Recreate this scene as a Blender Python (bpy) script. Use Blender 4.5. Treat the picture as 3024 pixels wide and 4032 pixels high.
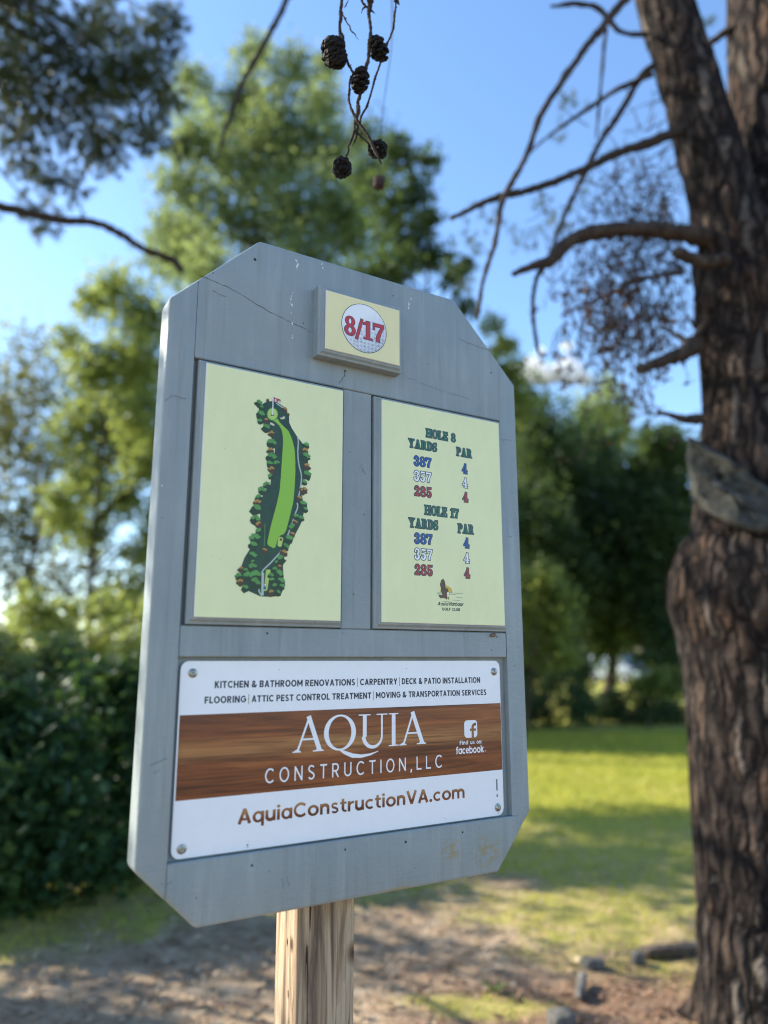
import bpy, bmesh, math, random, json
import numpy as np
from math import radians as R, sin, cos, pi
from mathutils import Vector, Matrix
from mathutils.geometry import delaunay_2d_cdt

for o in list(bpy.data.objects):
    bpy.data.objects.remove(o)
sc = bpy.context.scene
COL = sc.collection

# ------------------------------------------------------------------ camera
CAM_Z = 1.5
F_PX = 2903.55                      # focal length in pixels of the 3024 x 4032 photograph
PITCH = 0.1973
cam_data = bpy.data.cameras.new("camera")
cam = bpy.data.objects.new("camera", cam_data)
COL.objects.link(cam)
cam.location = (0, 0, CAM_Z)
cam.rotation_euler = (pi / 2 + PITCH, 0, 0)
cam_data.sensor_fit = 'VERTICAL'
cam_data.sensor_height = 36.0
cam_data.lens = F_PX / 4032 * 36.0
cam_data.clip_start = 0.05
cam_data.clip_end = 6000
cam_data.dof.use_dof = True
cam_data.dof.focus_distance = 1.31
cam_data.dof.aperture_fstop = 1.5
sc.camera = cam
sc.render.resolution_x, sc.render.resolution_y = 768, 1024

# ------------------------------------------------------------------ light
SUN_EL = R(33)
SUN_AZ = Vector((-0.955, 0.295)).normalized()      # horizontal direction towards the sun
SUN_DIR = Vector((SUN_AZ.x * cos(SUN_EL), SUN_AZ.y * cos(SUN_EL), sin(SUN_EL)))
world = bpy.data.worlds.new("World")
sc.world = world
world.use_nodes = True
wn = world.node_tree.nodes
sky = wn.new('ShaderNodeTexSky')
sky.sky_type = 'NISHITA'
sky.sun_disc = False
sky.sun_elevation = SUN_EL
sky.sun_rotation = math.atan2(SUN_AZ.x, SUN_AZ.y)
sky.air_density = 1.0
sky.dust_density = 0.3
sky.ozone_density = 2.5
bg = wn['Background']
hsv = wn.new('ShaderNodeHueSaturation')
hsv.inputs['Saturation'].default_value = 1.08
world.node_tree.links.new(sky.outputs[0], hsv.inputs['Color'])
world.node_tree.links.new(hsv.outputs[0], bg.inputs[0])
bg.inputs[1].default_value = 0.14
sun_data = bpy.data.lights.new("sun", 'SUN')
sun_data.energy = 4.8
sun_data.angle = R(0.5)
sun_data.color = (1.0, 0.93, 0.80)
sun = bpy.data.objects.new("sun", sun_data)
COL.objects.link(sun)
sun.rotation_euler = SUN_DIR.to_track_quat('Z', 'Y').to_euler()
sc.view_settings.view_transform = 'Standard'
sc.view_settings.look = 'None'
sc.view_settings.exposure = 1.42
sc.view_settings.gamma = 1
sc.cycles.max_bounces = 8
sc.cycles.transparent_max_bounces = 8
sc.cycles.use_denoising = True
sc.cycles.filter_width = 1.1

# ------------------------------------------------------------------ helpers
RNG = np.random.default_rng(7)
random.seed(7)

def at(vx, vy, Y):
    """World point at distance Y whose bearing is (vx, vy) on a 1659 x 2212 view of the photograph."""
    X, Z = vx * 1.8228, vy * 1.8228
    a, b = (X - 1512) / F_PX, -(Z - 2016) / F_PX
    d = np.array([a, cos(PITCH) - b * sin(PITCH), sin(PITCH) + b * cos(PITCH)])
    return np.array([0, 0, CAM_Z]) + d * (Y / d[1])

def on_ground(vx, vy):
    X, Z = vx * 1.8228, vy * 1.8228
    a, b = (X - 1512) / F_PX, -(Z - 2016) / F_PX
    d = np.array([a, cos(PITCH) - b * sin(PITCH), sin(PITCH) + b * cos(PITCH)])
    t = -CAM_Z / d[2]
    return np.array([d[0] * t, d[1] * t, 0.0])

def view_m(px, Y):
    return px * 1.8228 / F_PX * Y

def tag(o, label=None, cat=None, group=None, kind=None):
    if label: o['label'] = label
    if cat: o['category'] = cat
    if group: o['group'] = group
    if kind: o['kind'] = kind
    return o

def empty(name, loc, label, cat, group=None):
    o = bpy.data.objects.new(name, None)
    COL.objects.link(o)
    o.location = tuple(loc)
    o.empty_display_size = 0.1
    return tag(o, label, cat, group)

def link(name, me, mats, parent=None, loc=None):
    o = bpy.data.objects.new(name, me)
    COL.objects.link(o)
    for m in (mats if isinstance(mats, (list, tuple)) else [mats]):
        me.materials.append(m)
    if parent is not None:
        o.parent = parent
    if loc is not None:
        o.location = tuple(loc)
    return o

class MB:
    """Collects numpy geometry and links it as one mesh object."""
    def __init__(s):
        s.v, s.f, s.m, s.n = [], [], [], 0
    def add(s, v, f, m=0):
        v = np.asarray(v, float).reshape(-1, 3)
        f = np.asarray(f, int)
        if len(f) == 0: return
        s.v.append(v); s.f.append(f + s.n); s.m.append(np.full(len(f), m)); s.n += len(v)
    def build(s, name, mats, parent=None, smooth=True, origin=None, loc=None):
        v = np.concatenate(s.v)
        if origin is not None:
            v = v - np.asarray(origin)
        me = bpy.data.meshes.new(name)
        lens = np.concatenate([np.full(len(f), f.shape[1]) for f in s.f])
        idx = np.concatenate([f.ravel() for f in s.f])
        me.vertices.add(len(v)); me.vertices.foreach_set('co', v.ravel())
        me.loops.add(len(idx)); me.loops.foreach_set('vertex_index', idx.astype(np.int32))
        me.polygons.add(len(lens))
        starts = np.concatenate([[0], np.cumsum(lens)[:-1]])
        me.polygons.foreach_set('loop_start', starts.astype(np.int32))
        me.polygons.foreach_set('loop_total', lens.astype(np.int32))
        me.polygons.foreach_set('material_index', np.concatenate(s.m).astype(np.int32))
        me.update(calc_edges=True)
        me.validate()
        me.polygons.foreach_set('use_smooth', np.full(len(me.polygons), smooth))
        return link(name, me, mats, parent, loc)

def spline(pts, n):
    """Catmull-Rom through pts (any number of columns)."""
    p = np.asarray(pts, float)
    if len(p) < 3:
        t = np.linspace(0, 1, n)[:, None]
        return p[0] * (1 - t) + p[-1] * t
    q = np.vstack([2 * p[0] - p[1], p, 2 * p[-1] - p[-2]])
    t = np.linspace(0, len(p) - 1 - 1e-9, n)
    i = t.astype(int); u = (t - i)[:, None]
    a, b, c, d = q[i], q[i + 1], q[i + 2], q[i + 3]
    return 0.5 * (2 * b + (c - a) * u + (2 * a - 5 * b + 4 * c - d) * u ** 2 + (3 * b - a - 3 * c + d) * u ** 3)

def frames(p):
    t = np.gradient(p, axis=0)
    t /= np.linalg.norm(t, axis=1)[:, None] + 1e-12
    n = np.zeros_like(t)
    ref = np.array([0, 1.0, 0]) if abs(t[0][1]) < 0.9 else np.array([1.0, 0, 0])
    prev = ref - t[0] * (ref @ t[0]); prev /= np.linalg.norm(prev)
    for i in range(len(p)):
        prev = prev - t[i] * (prev @ t[i]); prev /= np.linalg.norm(prev) + 1e-12
        n[i] = prev
    return t, n, np.cross(t, n)

def tube(mb, pts, rad, segs=8, n=None, m=0, disp=None):
    """Tapered tube through pts; rad is one radius per point."""
    pts = np.asarray(pts, float)
    rad = np.broadcast_to(np.asarray(rad, float), (len(pts),))
    n = n or max(4, len(pts) * 4)
    pr = spline(np.column_stack([pts, rad]), n)
    p, r = pr[:, :3], np.maximum(pr[:, 3], 1e-4)
    t, a, b = frames(p)
    th = np.linspace(0, 2 * pi, segs, endpoint=False)
    ring = a[:, None, :] * np.cos(th)[None, :, None] + b[:, None, :] * np.sin(th)[None, :, None]
    rr = np.broadcast_to(r[:, None], (n, segs)).copy()
    if disp is not None:
        rr += disp(p[:, None, :] + ring * r[:, None, None], r)
    v = p[:, None, :] + ring * rr[:, :, None]
    i = np.arange(n - 1)[:, None] * segs; j = np.arange(segs)[None, :]; k = (j + 1) % segs
    f = np.stack([i + j, i + k, i + segs + k, i + segs + j], -1).reshape(-1, 4)
    mb.add(v.reshape(-1, 3), f, m)
    base = mb.n
    mb.add(np.vstack([p[0], v[0]]), [[0, 1 + (q + 1) % segs, 1 + q] for q in range(segs)], m)
    mb.add(np.vstack([p[-1], v[-1]]), [[0, 1 + q, 1 + (q + 1) % segs] for q in range(segs)], m)

def hash3(i, j, k, seed=0):
    h = (i * 374761393 + j * 668265263 + k * 1274126177 + seed * 144665) & 0x7fffffff
    h = ((h ^ (h >> 13)) * 1274126177) & 0x7fffffff
    return ((h ^ (h >> 16)) & 0xffff) / 65535.0

def vnoise(p, seed=0):
    """Value noise in [0, 1] on an (..., 3) array."""
    p = np.asarray(p, float)
    b = np.floor(p).astype(np.int64); f = p - b; f = f * f * (3 - 2 * f)
    out = 0
    for dx in (0, 1):
        for dy in (0, 1):
            for dz in (0, 1):
                w = (f[..., 0] if dx else 1 - f[..., 0]) * (f[..., 1] if dy else 1 - f[..., 1]) * (f[..., 2] if dz else 1 - f[..., 2])
                out = out + w * hash3(b[..., 0] + dx, b[..., 1] + dy, b[..., 2] + dz, seed)
    return out

def fbm(p, oct=4, seed=0):
    s, a, tot = 0, 1.0, 0
    p = np.asarray(p, float)
    for o in range(oct):
        s = s + a * vnoise(p * 2 ** o, seed + o); tot += a; a *= 0.5
    return s / tot

def rand_dirs(n):
    d = RNG.normal(size=(n, 3))
    return d / np.linalg.norm(d, axis=1)[:, None]

def leaves(mb, pos, size, up_bias=0.3, m=0, aspect=0.55, jit=0.35):
    """One pointed leaf (two bent triangles pairs) at every position."""
    n = len(pos)
    nrm = rand_dirs(n); nrm[:, 2] = np.abs(nrm[:, 2]) + up_bias
    nrm /= np.linalg.norm(nrm, axis=1)[:, None]
    a = np.cross(nrm, rand_dirs(n)); a /= np.linalg.norm(a, axis=1)[:, None] + 1e-9
    b = np.cross(nrm, a)
    s = (size * (1 + jit * RNG.normal(size=n))).clip(size * 0.4, size * 1.9)[:, None]
    droop = nrm * s * 0.18
    v = np.stack([pos - a * s, pos + b * s * aspect - droop, pos + a * s - droop * 1.5, pos - b * s * aspect - droop], 1)
    f = np.arange(n)[:, None] * 4 + np.array([0, 1, 2, 3])
    mb.add(v.reshape(-1, 3), f, m)

def blob_points(c, rad, n, clumps=14, spread=0.33, squash=(1, 1, 1)):
    """n points gathered in clumps inside an ellipsoid."""
    d = rand_dirs(clumps) * (RNG.random((clumps, 1)) ** 0.45)
    cc = np.asarray(c) + d * rad * np.array(squash)
    w = RNG.integers(0, clumps, n)
    return cc[w] + RNG.normal(size=(n, 3)) * rad * spread * np.array(squash)

def needle_tufts(mb, pos, dirs, length, width, k, m=0):
    """k thin needles fanning out round each direction."""
    n = len(pos)
    P = np.repeat(pos, k, 0); D = np.repeat(dirs, k, 0) + RNG.normal(size=(n * k, 3)) * 0.55
    D /= np.linalg.norm(D, axis=1)[:, None]
    s = np.cross(D, rand_dirs(n * k)); s /= np.linalg.norm(s, axis=1)[:, None] + 1e-9
    L = length * RNG.uniform(0.7, 1.2, (n * k, 1))
    v = np.stack([P - s * width, P + s * width, P + D * L], 1)
    f = np.arange(n * k)[:, None] * 3 + np.array([0, 1, 2])
    mb.add(v.reshape(-1, 3), f, m)

# ------------------------------------------------------------------ materials
class Mat:
    def __init__(s, name):
        s.m = bpy.data.materials.new(name); s.m.use_nodes = True
        s.t = s.m.node_tree; s.n = s.t.nodes; s.b = s.n['Principled BSDF']
        s.out = s.n['Material Output']
    def node(s, typ, **kw):
        nd = s.n.new(typ)
        for k, v in kw.items(): setattr(nd, k, v)
        return nd
    def L(s, a, b): s.t.links.new(a, b)
    def set(s, inp, val):
        if hasattr(val, 'links') or isinstance(val, bpy.types.NodeSocket): s.L(val, s.b.inputs[inp])
        else: s.b.inputs[inp].default_value = val
    def obj(s): return s.node('ShaderNodeTexCoord').outputs['Object']
    def mapping(s, vec, scale=(1, 1, 1), loc=(0, 0, 0)):
        mp = s.node('ShaderNodeMapping'); mp.inputs['Scale'].default_value = scale; mp.inputs['Location'].default_value = loc
        s.L(vec, mp.inputs['Vector']); return mp.outputs[0]
    def noise(s, vec, scale, detail=4, rough=0.55, dist=0.0):
        nz = s.node('ShaderNodeTexNoise'); nz.inputs['Scale'].default_value = scale
        nz.inputs['Detail'].default_value = detail; nz.inputs['Roughness'].default_value = rough
        nz.inputs['Distortion'].default_value = dist
        s.L(vec, nz.inputs['Vector']); return nz.outputs['Fac']
    def ramp(s, fac, stops):
        r = s.node('ShaderNodeValToRGB'); e = r.color_ramp.elements
        while len(e) < len(stops): e.new(0.5)
        for el, (p, c) in zip(e, stops):
            el.position = p; el.color = (*c, 1) if len(c) == 3 else c
        s.L(fac, r.inputs[0]); return r.outputs[0]
    def mix(s, fac, a, b, typ='MIX'):
        mx = s.node('ShaderNodeMix', data_type='RGBA', blend_type=typ)
        for i, v in ((0, fac), (6, a), (7, b)):
            if isinstance(v, bpy.types.NodeSocket): s.L(v, mx.inputs[i])
            elif i == 0: mx.inputs[0].default_value = v
            else: mx.inputs[i].default_value = (*v, 1) if len(v) == 3 else v
        return mx.outputs[2]
    def math(s, op, a, b=None, c=None, clamp=False):
        nd = s.node('ShaderNodeMath', operation=op, use_clamp=clamp)
        for i, v in enumerate((a, b, c)):
            if v is None: continue
            if isinstance(v, bpy.types.NodeSocket): s.L(v, nd.inputs[i])
            else: nd.inputs[i].default_value = v
        return nd.outputs[0]
    def bump(s, h, strength=0.3, dist=0.01):
        bp = s.node('ShaderNodeBump'); bp.inputs['Strength'].default_value = strength; bp.inputs['Distance'].default_value = dist
        s.L(h, bp.inputs['Height']); s.L(bp.outputs[0], s.b.inputs['Normal'])

def plain(name, col, rough=0.5, metal=0.0, var=0.0, spec=0.5):
    k = Mat(name); k.set('Roughness', rough); k.set('Metallic', metal); k.set('Specular IOR Level', spec)
    if var:
        nz = k.noise(k.obj(), 60, 3)
        k.set('Base Color', k.ramp(nz, [(0.3, tuple(c * (1 - var) for c in col)), (0.7, tuple(min(1, c * (1 + var)) for c in col))]))
    else:
        k.set('Base Color', (*col, 1))
    return k.m

def leaf_mat(name, c0, c1, c2, trans=0.45, rough=0.5):
    """Leaf: random colour per leaf, part of the light passes through."""
    k = Mat(name)
    rnd = k.node('ShaderNodeNewGeometry').outputs['Random Per Island']
    col = k.ramp(rnd, [(0.0, c0), (0.5, c1), (1.0, c2)])
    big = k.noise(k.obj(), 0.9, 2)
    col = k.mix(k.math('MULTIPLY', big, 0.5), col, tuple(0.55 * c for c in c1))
    k.set('Base Color', col); k.set('Roughness', rough); k.set('Specular IOR Level', 0.3)
    tr = k.node('ShaderNodeBsdfTranslucent')
    k.L(k.mix(0.6, col, (min(1, c2[0] * 1.5), min(1, c2[1] * 1.5), c2[2])), tr.inputs[0])
    ms = k.node('ShaderNodeMixShader'); ms.inputs[0].default_value = trans
    k.L(k.b.outputs[0], ms.inputs[1]); k.L(tr.outputs[0], ms.inputs[2]); k.L(ms.outputs[0], k.out.inputs[0])
    return k.m

def plate_bark(name):
    # pine bark: long plates, each with its own tone, parted by dark furrows
    k = Mat(name); o = k.obj()
    wp = k.node('ShaderNodeTexNoise'); wp.inputs['Scale'].default_value = 9; wp.inputs['Detail'].default_value = 4; k.L(o, wp.inputs['Vector'])
    ma = k.node('ShaderNodeVectorMath', operation='MULTIPLY_ADD'); ma.inputs[1].default_value = (0.075, 0.075, 0.11); k.L(wp.outputs['Color'], ma.inputs[0]); k.L(o, ma.inputs[2])
    v = k.mapping(ma.outputs[0], (1, 1, 0.17))
    e = k.node('ShaderNodeTexVoronoi', feature='DISTANCE_TO_EDGE'); e.inputs['Scale'].default_value = 19; k.L(v, e.inputs['Vector'])
    c = k.node('ShaderNodeTexVoronoi'); c.inputs['Scale'].default_value = 19; k.L(v, c.inputs['Vector'])
    sp = k.node('ShaderNodeSeparateXYZ'); k.L(c.outputs['Color'], sp.inputs[0])
    tone = k.ramp(sp.outputs[0], [(0.0, (0.024, 0.022, 0.021)), (0.35, (0.066, 0.056, 0.050)), (0.6, (0.098, 0.062, 0.042)), (0.8, (0.080, 0.071, 0.065)), (1.0, (0.19, 0.165, 0.14))])
    n = k.noise(k.mapping(o, (1, 1, 0.3)), 70, 5, 0.7); n3 = k.noise(o, 3.0, 3)
    tone = k.mix(k.math('MULTIPLY', n, 0.75), tone, (0.020, 0.016, 0.014))
    tone = k.mix(k.math('MULTIPLY', n3, 0.35), tone, (0.085, 0.046, 0.028))
    edge = k.math('SUBTRACT', 1, k.math('DIVIDE', e.outputs[0], 0.22), clamp=True)
    col = k.mix(k.math('POWER', edge, 0.75), tone, (0.007, 0.006, 0.006))
    k.set('Base Color', col); k.set('Roughness', 0.92); k.set('Specular IOR Level', 0.12)
    k.bump(k.math('ADD', k.math('MULTIPLY', e.outputs[0], 3.0), k.math('MULTIPLY', n, 0.35)), 1.0, 0.02)
    return k.m

def bark_mat(name, dark, mid, light, sc_=9.0, stretch=0.28):
    k = Mat(name); o = k.obj()
    v = k.mapping(o, (1, 1, stretch))
    n1 = k.noise(v, sc_, 6, 0.65, 0.6); n2 = k.noise(v, sc_ * 3.2, 4, 0.7); n3 = k.noise(o, 1.3, 3)
    c = k.ramp(n1, [(0.40, dark), (0.5, mid), (0.64, light)])
    c = k.mix(k.math('MULTIPLY', n3, 0.6), c, tuple(x * y for x, y in zip(mid, (1.25, 0.95, 0.8))))
    c = k.mix(0.45, c, k.ramp(n2, [(0.35, tuple(x * 0.55 for x in mid)), (0.7, light)]))
    k.set('Base Color', c); k.set('Roughness', 0.9); k.set('Specular IOR Level', 0.15)
    k.bump(n2, 0.5, 0.01)
    return k.m

# ================================================================== the hole sign
# board axes: u along the board (to its right), v up, h out of its front face; metres from the board's datum point
B_U = Vector((0.85743, 0.51462, 0)); B_N = Vector((0.51462, -0.85743, 0)); B_V = Vector((0, 0, 1))
B_O = Vector((0, 1.29, CAM_Z + 0.129))
POST_U0, POST_U1, POST_H0, POST_H1 = -0.1267, -0.025, -0.0505, -0.142
post_c = B_O + B_U * ((POST_U0 + POST_U1) / 2) + B_N * ((POST_H0 + POST_H1) / 2)
sign = empty('golf_hole_sign', (post_c.x, post_c.y, 0),
             'blue grey wooden golf hole sign with cream panels and an advert on a timber post', 'sign')
sign.rotation_euler = Matrix((B_U, B_V, B_N)).transposed().to_euler()
B_SHIFT = (-(POST_U0 + POST_U1) / 2, B_O.z, -(POST_H0 + POST_H1) / 2)

def paint_mat():
    k = Mat('grey_paint'); o = k.obj()
    n1 = k.noise(o, 5, 4); n2 = k.noise(k.mapping(o, (1, 1, 1)), 130, 3, 0.6); n3 = k.noise(o, 26, 5, 0.65)
    col = k.ramp(n1, [(0.3, (0.232, 0.275, 0.280)), (0.7, (0.285, 0.325, 0.322))])
    col = k.mix(k.math('MULTIPLY', n3, 0.20), col, (0.20, 0.215, 0.215))
    st = k.noise(k.mapping(o, (1.0, 0.10, 1.0), (0.7, 0.2, 0)), 42, 4, 0.6)
    col = k.mix(k.math('MULTIPLY', k.math('SUBTRACT', st, 0.5, clamp=True), 1.8, clamp=True), col, (0.38, 0.41, 0.40))
    runs = k.noise(k.mapping(o, (1.0, 0.045, 1.0), (2.7, 0.9, 0)), 60, 3, 0.6)
    col = k.mix(k.math('MULTIPLY', k.math('SUBTRACT', runs, 0.55, clamp=True), 2.2, clamp=True), col, (0.17, 0.175, 0.155))
    # weather stains on the lower rail, each with its own place and outline
    sep = k.node('ShaderNodeSeparateXYZ'); k.L(o, sep.inputs[0])
    stain = None
    for (u, v, ru, rv) in ((0.214, -0.462, 0.034, 0.030), (0.135, -0.452, 0.026, 0.020), (0.03, -0.505, 0.05, 0.018)):
        du = k.math('DIVIDE', k.math('SUBTRACT', sep.outputs[0], u), ru)
        dv = k.math('DIVIDE', k.math('SUBTRACT', sep.outputs[1], v), rv)
        d = k.math('SQRT', k.math('ADD', k.math('MULTIPLY', du, du), k.math('MULTIPLY', dv, dv)))
        mk = k.math('SUBTRACT', 1.15, d, clamp=True)
        stain = mk if stain is None else k.math('MAXIMUM', stain, mk)
    nz = k.noise(o, 75, 5, 0.7)
    mk = k.math('MULTIPLY', k.math('MULTIPLY', stain, k.math('GREATER_THAN', nz, 0.50)), 0.9, clamp=True)
    col = k.mix(mk, col, (0.30, 0.25, 0.12))
    k.set('Base Color', col); k.set('Roughness', k.math('MULTIPLY_ADD', n3, 0.25, 0.42)); k.set('Specular IOR Level', 0.4)
    rough_low = k.math('MULTIPLY', k.math('LESS_THAN', sep.outputs[1], -0.41), k.noise(o, 45, 6, 0.7))
    grain = k.noise(k.mapping(o, (8, 60, 60)), 4, 4)
    k.bump(k.math('ADD', k.math('ADD', n2, k.math('MULTIPLY', rough_low, 1.5)), k.math('MULTIPLY', grain, 0.5)), 0.5, 0.002)
    return k.m

def cream_mat(name, base, edge=0.0):
    k = Mat(name); o = k.obj()
    n1 = k.noise(o, 9, 5, 0.6); n2 = k.noise(k.mapping(o, (1, 0.35, 1)), 55, 4); sp = k.noise(o, 210, 2)
    d = tuple(c * 0.86 for c in base)
    col = k.mix(n1, base, d)
    col = k.mix(k.math('MULTIPLY', n2, 0.26), col, (0.50, 0.52, 0.28))
    spots = k.math('MULTIPLY', k.math('GREATER_THAN', sp, 0.765), 0.55)
    col = k.mix(spots, col, (0.16, 0.17, 0.08))
    k.set('Base Color', col); k.set('Roughness', 0.42); k.bump(n2, 0.08, 0.001)
    return k.m

def woodprint_mat():
    k = Mat('wood_print'); o = k.obj()
    sep = k.node('ShaderNodeSeparateXYZ'); k.L(o, sep.inputs[0])
    v = k.mapping(o, (1.7, 26, 1)); w = k.mapping(o, (4, 210, 1))
    n1 = k.noise(v, 2.2, 5, 0.6, 0.7); n2 = k.noise(w, 1.5, 4, 0.65, 0.4)
    col = k.ramp(n1, [(0.30, (0.065, 0.018, 0.006)), (0.44, (0.155, 0.042, 0.011)), (0.58, (0.25, 0.072, 0.018)), (0.75, (0.34, 0.12, 0.034))])
    # the pale streak across the middle of the print
    band = k.math('SUBTRACT', 1, k.math('ABSOLUTE', k.math('DIVIDE', k.math('SUBTRACT', k.math('MULTIPLY_ADD', n1, 0.028, sep.outputs[1]), -0.2475), 0.020)), clamp=True)
    n3 = k.noise(k.mapping(o, (3.0, 60, 1), (1.3, 0.4, 0)), 2.0, 3)
    mk = k.math('MULTIPLY', band, k.math('MULTIPLY_ADD', n3, 1.6, -0.25, clamp=True))
    col = k.mix(mk, col, (0.50, 0.25, 0.085))
    col = k.mix(k.math('MULTIPLY', k.math('SUBTRACT', 0.49, n2, clamp=True), 4.5, clamp=True), col, (0.045, 0.014, 0.005))
    low = k.math('SUBTRACT', 1, k.math('ABSOLUTE', k.math('DIVIDE', k.math('SUBTRACT', sep.outputs[1], -0.351), 0.012)), clamp=True)
    col = k.mix(k.math('MULTIPLY', low, 0.85), col, (0.44, 0.225, 0.085))
    k.set('Base Color', col); k.set('Roughness', 0.3)
    return k.m

def timber_mat():
    k = Mat('weathered_timber'); o = k.obj()
    v = k.mapping(o, (1, 0.055, 1))
    n1 = k.noise(v, 48, 6, 0.62, 0.6); n2 = k.noise(v, 95, 3, 0.6, 0.6); n3 = k.noise(k.mapping(o, (1, 0.25, 1)), 7, 3)
    col = k.ramp(n1, [(0.36, (0.085, 0.05, 0.028)), (0.45, (0.26, 0.175, 0.10)), (0.54, (0.46, 0.345, 0.22)), (0.68, (0.33, 0.25, 0.17))])
    col = k.mix(k.math('MULTIPLY', k.math('GREATER_THAN', n2, 0.60), 0.35), col, (0.20, 0.12, 0.06))
    col = k.mix(k.math('MULTIPLY', n3, 0.25), col, (0.36, 0.33, 0.29))
    crack = k.math('LESS_THAN', k.math('ABSOLUTE', k.math('SUBTRACT', k.noise(k.mapping(o, (1, 0.02, 1), (3, 0, 0)), 36, 2, 0.5, 0.0), 0.5)), 0.0035)
    col = k.mix(crack, col, (0.03, 0.02, 0.012))
    sep = k.node('ShaderNodeSeparateXYZ'); k.L(o, sep.inputs[0])
    for (u, vv, h_, r_, rv) in ((-0.026, -0.598, -0.05, 0.020, 0.026), (-0.1267, -0.575, -0.075, 0.009, 0.016), (-0.075, -0.72, -0.05, 0.012, 0.02)):
        sq = None
        for ax, c0, rr in ((0, u, r_), (1, vv, rv), (2, h_, r_)):
            t_ = k.math('DIVIDE', k.math('SUBTRACT', sep.outputs[ax], c0), rr); t_ = k.math('MULTIPLY', t_, t_)
            sq = t_ if sq is None else k.math('ADD', sq, t_)
        d_ = k.math('ADD', k.math('SQRT', sq), k.math('MULTIPLY', k.math('SUBTRACT', n1, 0.5), 1.2))
        col = k.mix(k.math('MULTIPLY', k.math('SUBTRACT', 1.0, d_, clamp=True), 1.6, clamp=True), col, (0.075, 0.042, 0.026))
    k.set('Base Color', col); k.set('Roughness', 0.8); k.set('Specular IOR Level', 0.2)
    k.bump(k.math('SUBTRACT', n1, crack), 0.35, 0.003)
    return k.m

M_PAINT = paint_mat()
M_CREAM = cream_mat('cream_print', (0.86, 0.87, 0.47))
M_CREAM2 = cream_mat('yellow_cream_print', (0.88, 0.79, 0.42))
M_TIMBER = timber_mat()
M_WOODPRINT = woodprint_mat()
M_PLATE = plain('white_coated_metal', (0.80, 0.81, 0.82), 0.32, var=0.015)
M_CRACK = plain('dark_crack', (0.03, 0.03, 0.03), 0.9)
M_WHITE = plain('white_ink', (0.80, 0.81, 0.82), 0.35)
M_NAVY = plain('navy_ink', (0.012, 0.022, 0.042), 0.4)
M_BLACK = plain('black_ink', (0.012, 0.013, 0.014), 0.4)
M_TAN = plain('tan_ink', (0.40, 0.24, 0.10), 0.4)
M_GREEN = plain('green_ink', (0.014, 0.13, 0.07), 0.4)
M_BLUE = plain('blue_ink', (0.012, 0.09, 0.34), 0.4)
M_RED = plain('red_ink', (0.36, 0.035, 0.03), 0.4)
M_RED2 = plain('bright_red_ink', (0.50, 0.035, 0.04), 0.4)
M_STEEL = plain('screw_steel', (0.36, 0.36, 0.32), 0.32, 1.0)
M_CHIP = plain('bare_white_primer', (0.62, 0.64, 0.62), 0.7)

def prism(name, poly, h0, h1, mats, parent, bevel=0.0015, outer=None, outer_bevel=0.006, segs=3, loc=B_SHIFT, bm_only=False):
    """Board cut to a polygon in (u, v), from depth h0 (back) to h1 (front); edges listed in outer are rounded more."""
    bm = bmesh.new()
    n = len(poly)
    lo = [bm.verts.new((x, y, h0)) for x, y in poly]
    hi = [bm.verts.new((x, y, h1)) for x, y in poly]
    bm.faces.new(list(reversed(lo))); bm.faces.new(hi)
    for i in range(n):
        bm.faces.new((lo[i], lo[(i + 1) % n], hi[(i + 1) % n], hi[i]))
    bm.edges.ensure_lookup_table()
    outer = outer or []
    big, small = [], []
    for i in range(n):
        j = (i + 1) % n
        for ring in (lo, hi):
            e = bm.edges.get((ring[i], ring[j]))
            (big if i in outer else small).append(e)
        e = bm.edges.get((lo[i], hi[i]))
        (big if (i in outer and (i - 1) % n in outer) else small).append(e)
    if outer_bevel and big:
        bmesh.ops.bevel(bm, geom=big, offset=outer_bevel, segments=segs, profile=0.5, affect='EDGES', clamp_overlap=True)
    small = [e for e in small if e.is_valid]
    if bevel and small:
        bmesh.ops.bevel(bm, geom=small, offset=bevel, segments=1, affect='EDGES', clamp_overlap=True)
    bmesh.ops.recalc_face_normals(bm, faces=bm.faces)
    if bm_only:
        return bm
    me = bpy.data.meshes.new(name)
    bm.to_mesh(me); bm.free()
    for p in me.polygons: p.use_smooth = True
    me.set_sharp_from_angle(angle=R(32))
    return link(name, me, mats, parent, loc)

def rect(u0, v0, u1, v1): return [(u0, v0), (u1, v0), (u1, v1), (u0, v1)]

LJ, RJ = -0.3537, 0.2737              # joints of the stiles
OPEN_T, RAIL_T, RAIL_B, BOT_T = 0.3452, -0.0790, -0.1252, -0.4102
TH = -0.05
UL, UR, VT, VB = -0.3985, 0.3188, 0.5835, -0.5010
g = 0.0004
def ch_l(u): return 0.4371 + (u - UL) * (VT - 0.4371) / (-0.2505 - UL)      # chamfer lines of the four corners
def ch_r(u): return 0.4310 + (UR - u) * (VT - 0.4310) / (UR - 0.1662)
def cb_l(u): return -0.4142 - (u - UL) * (-0.4142 - VB) / (-0.3085 - UL)
def cb_r(u): return -0.4060 - (UR - u) * (-0.4060 - VB) / (UR - 0.2385)

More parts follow.
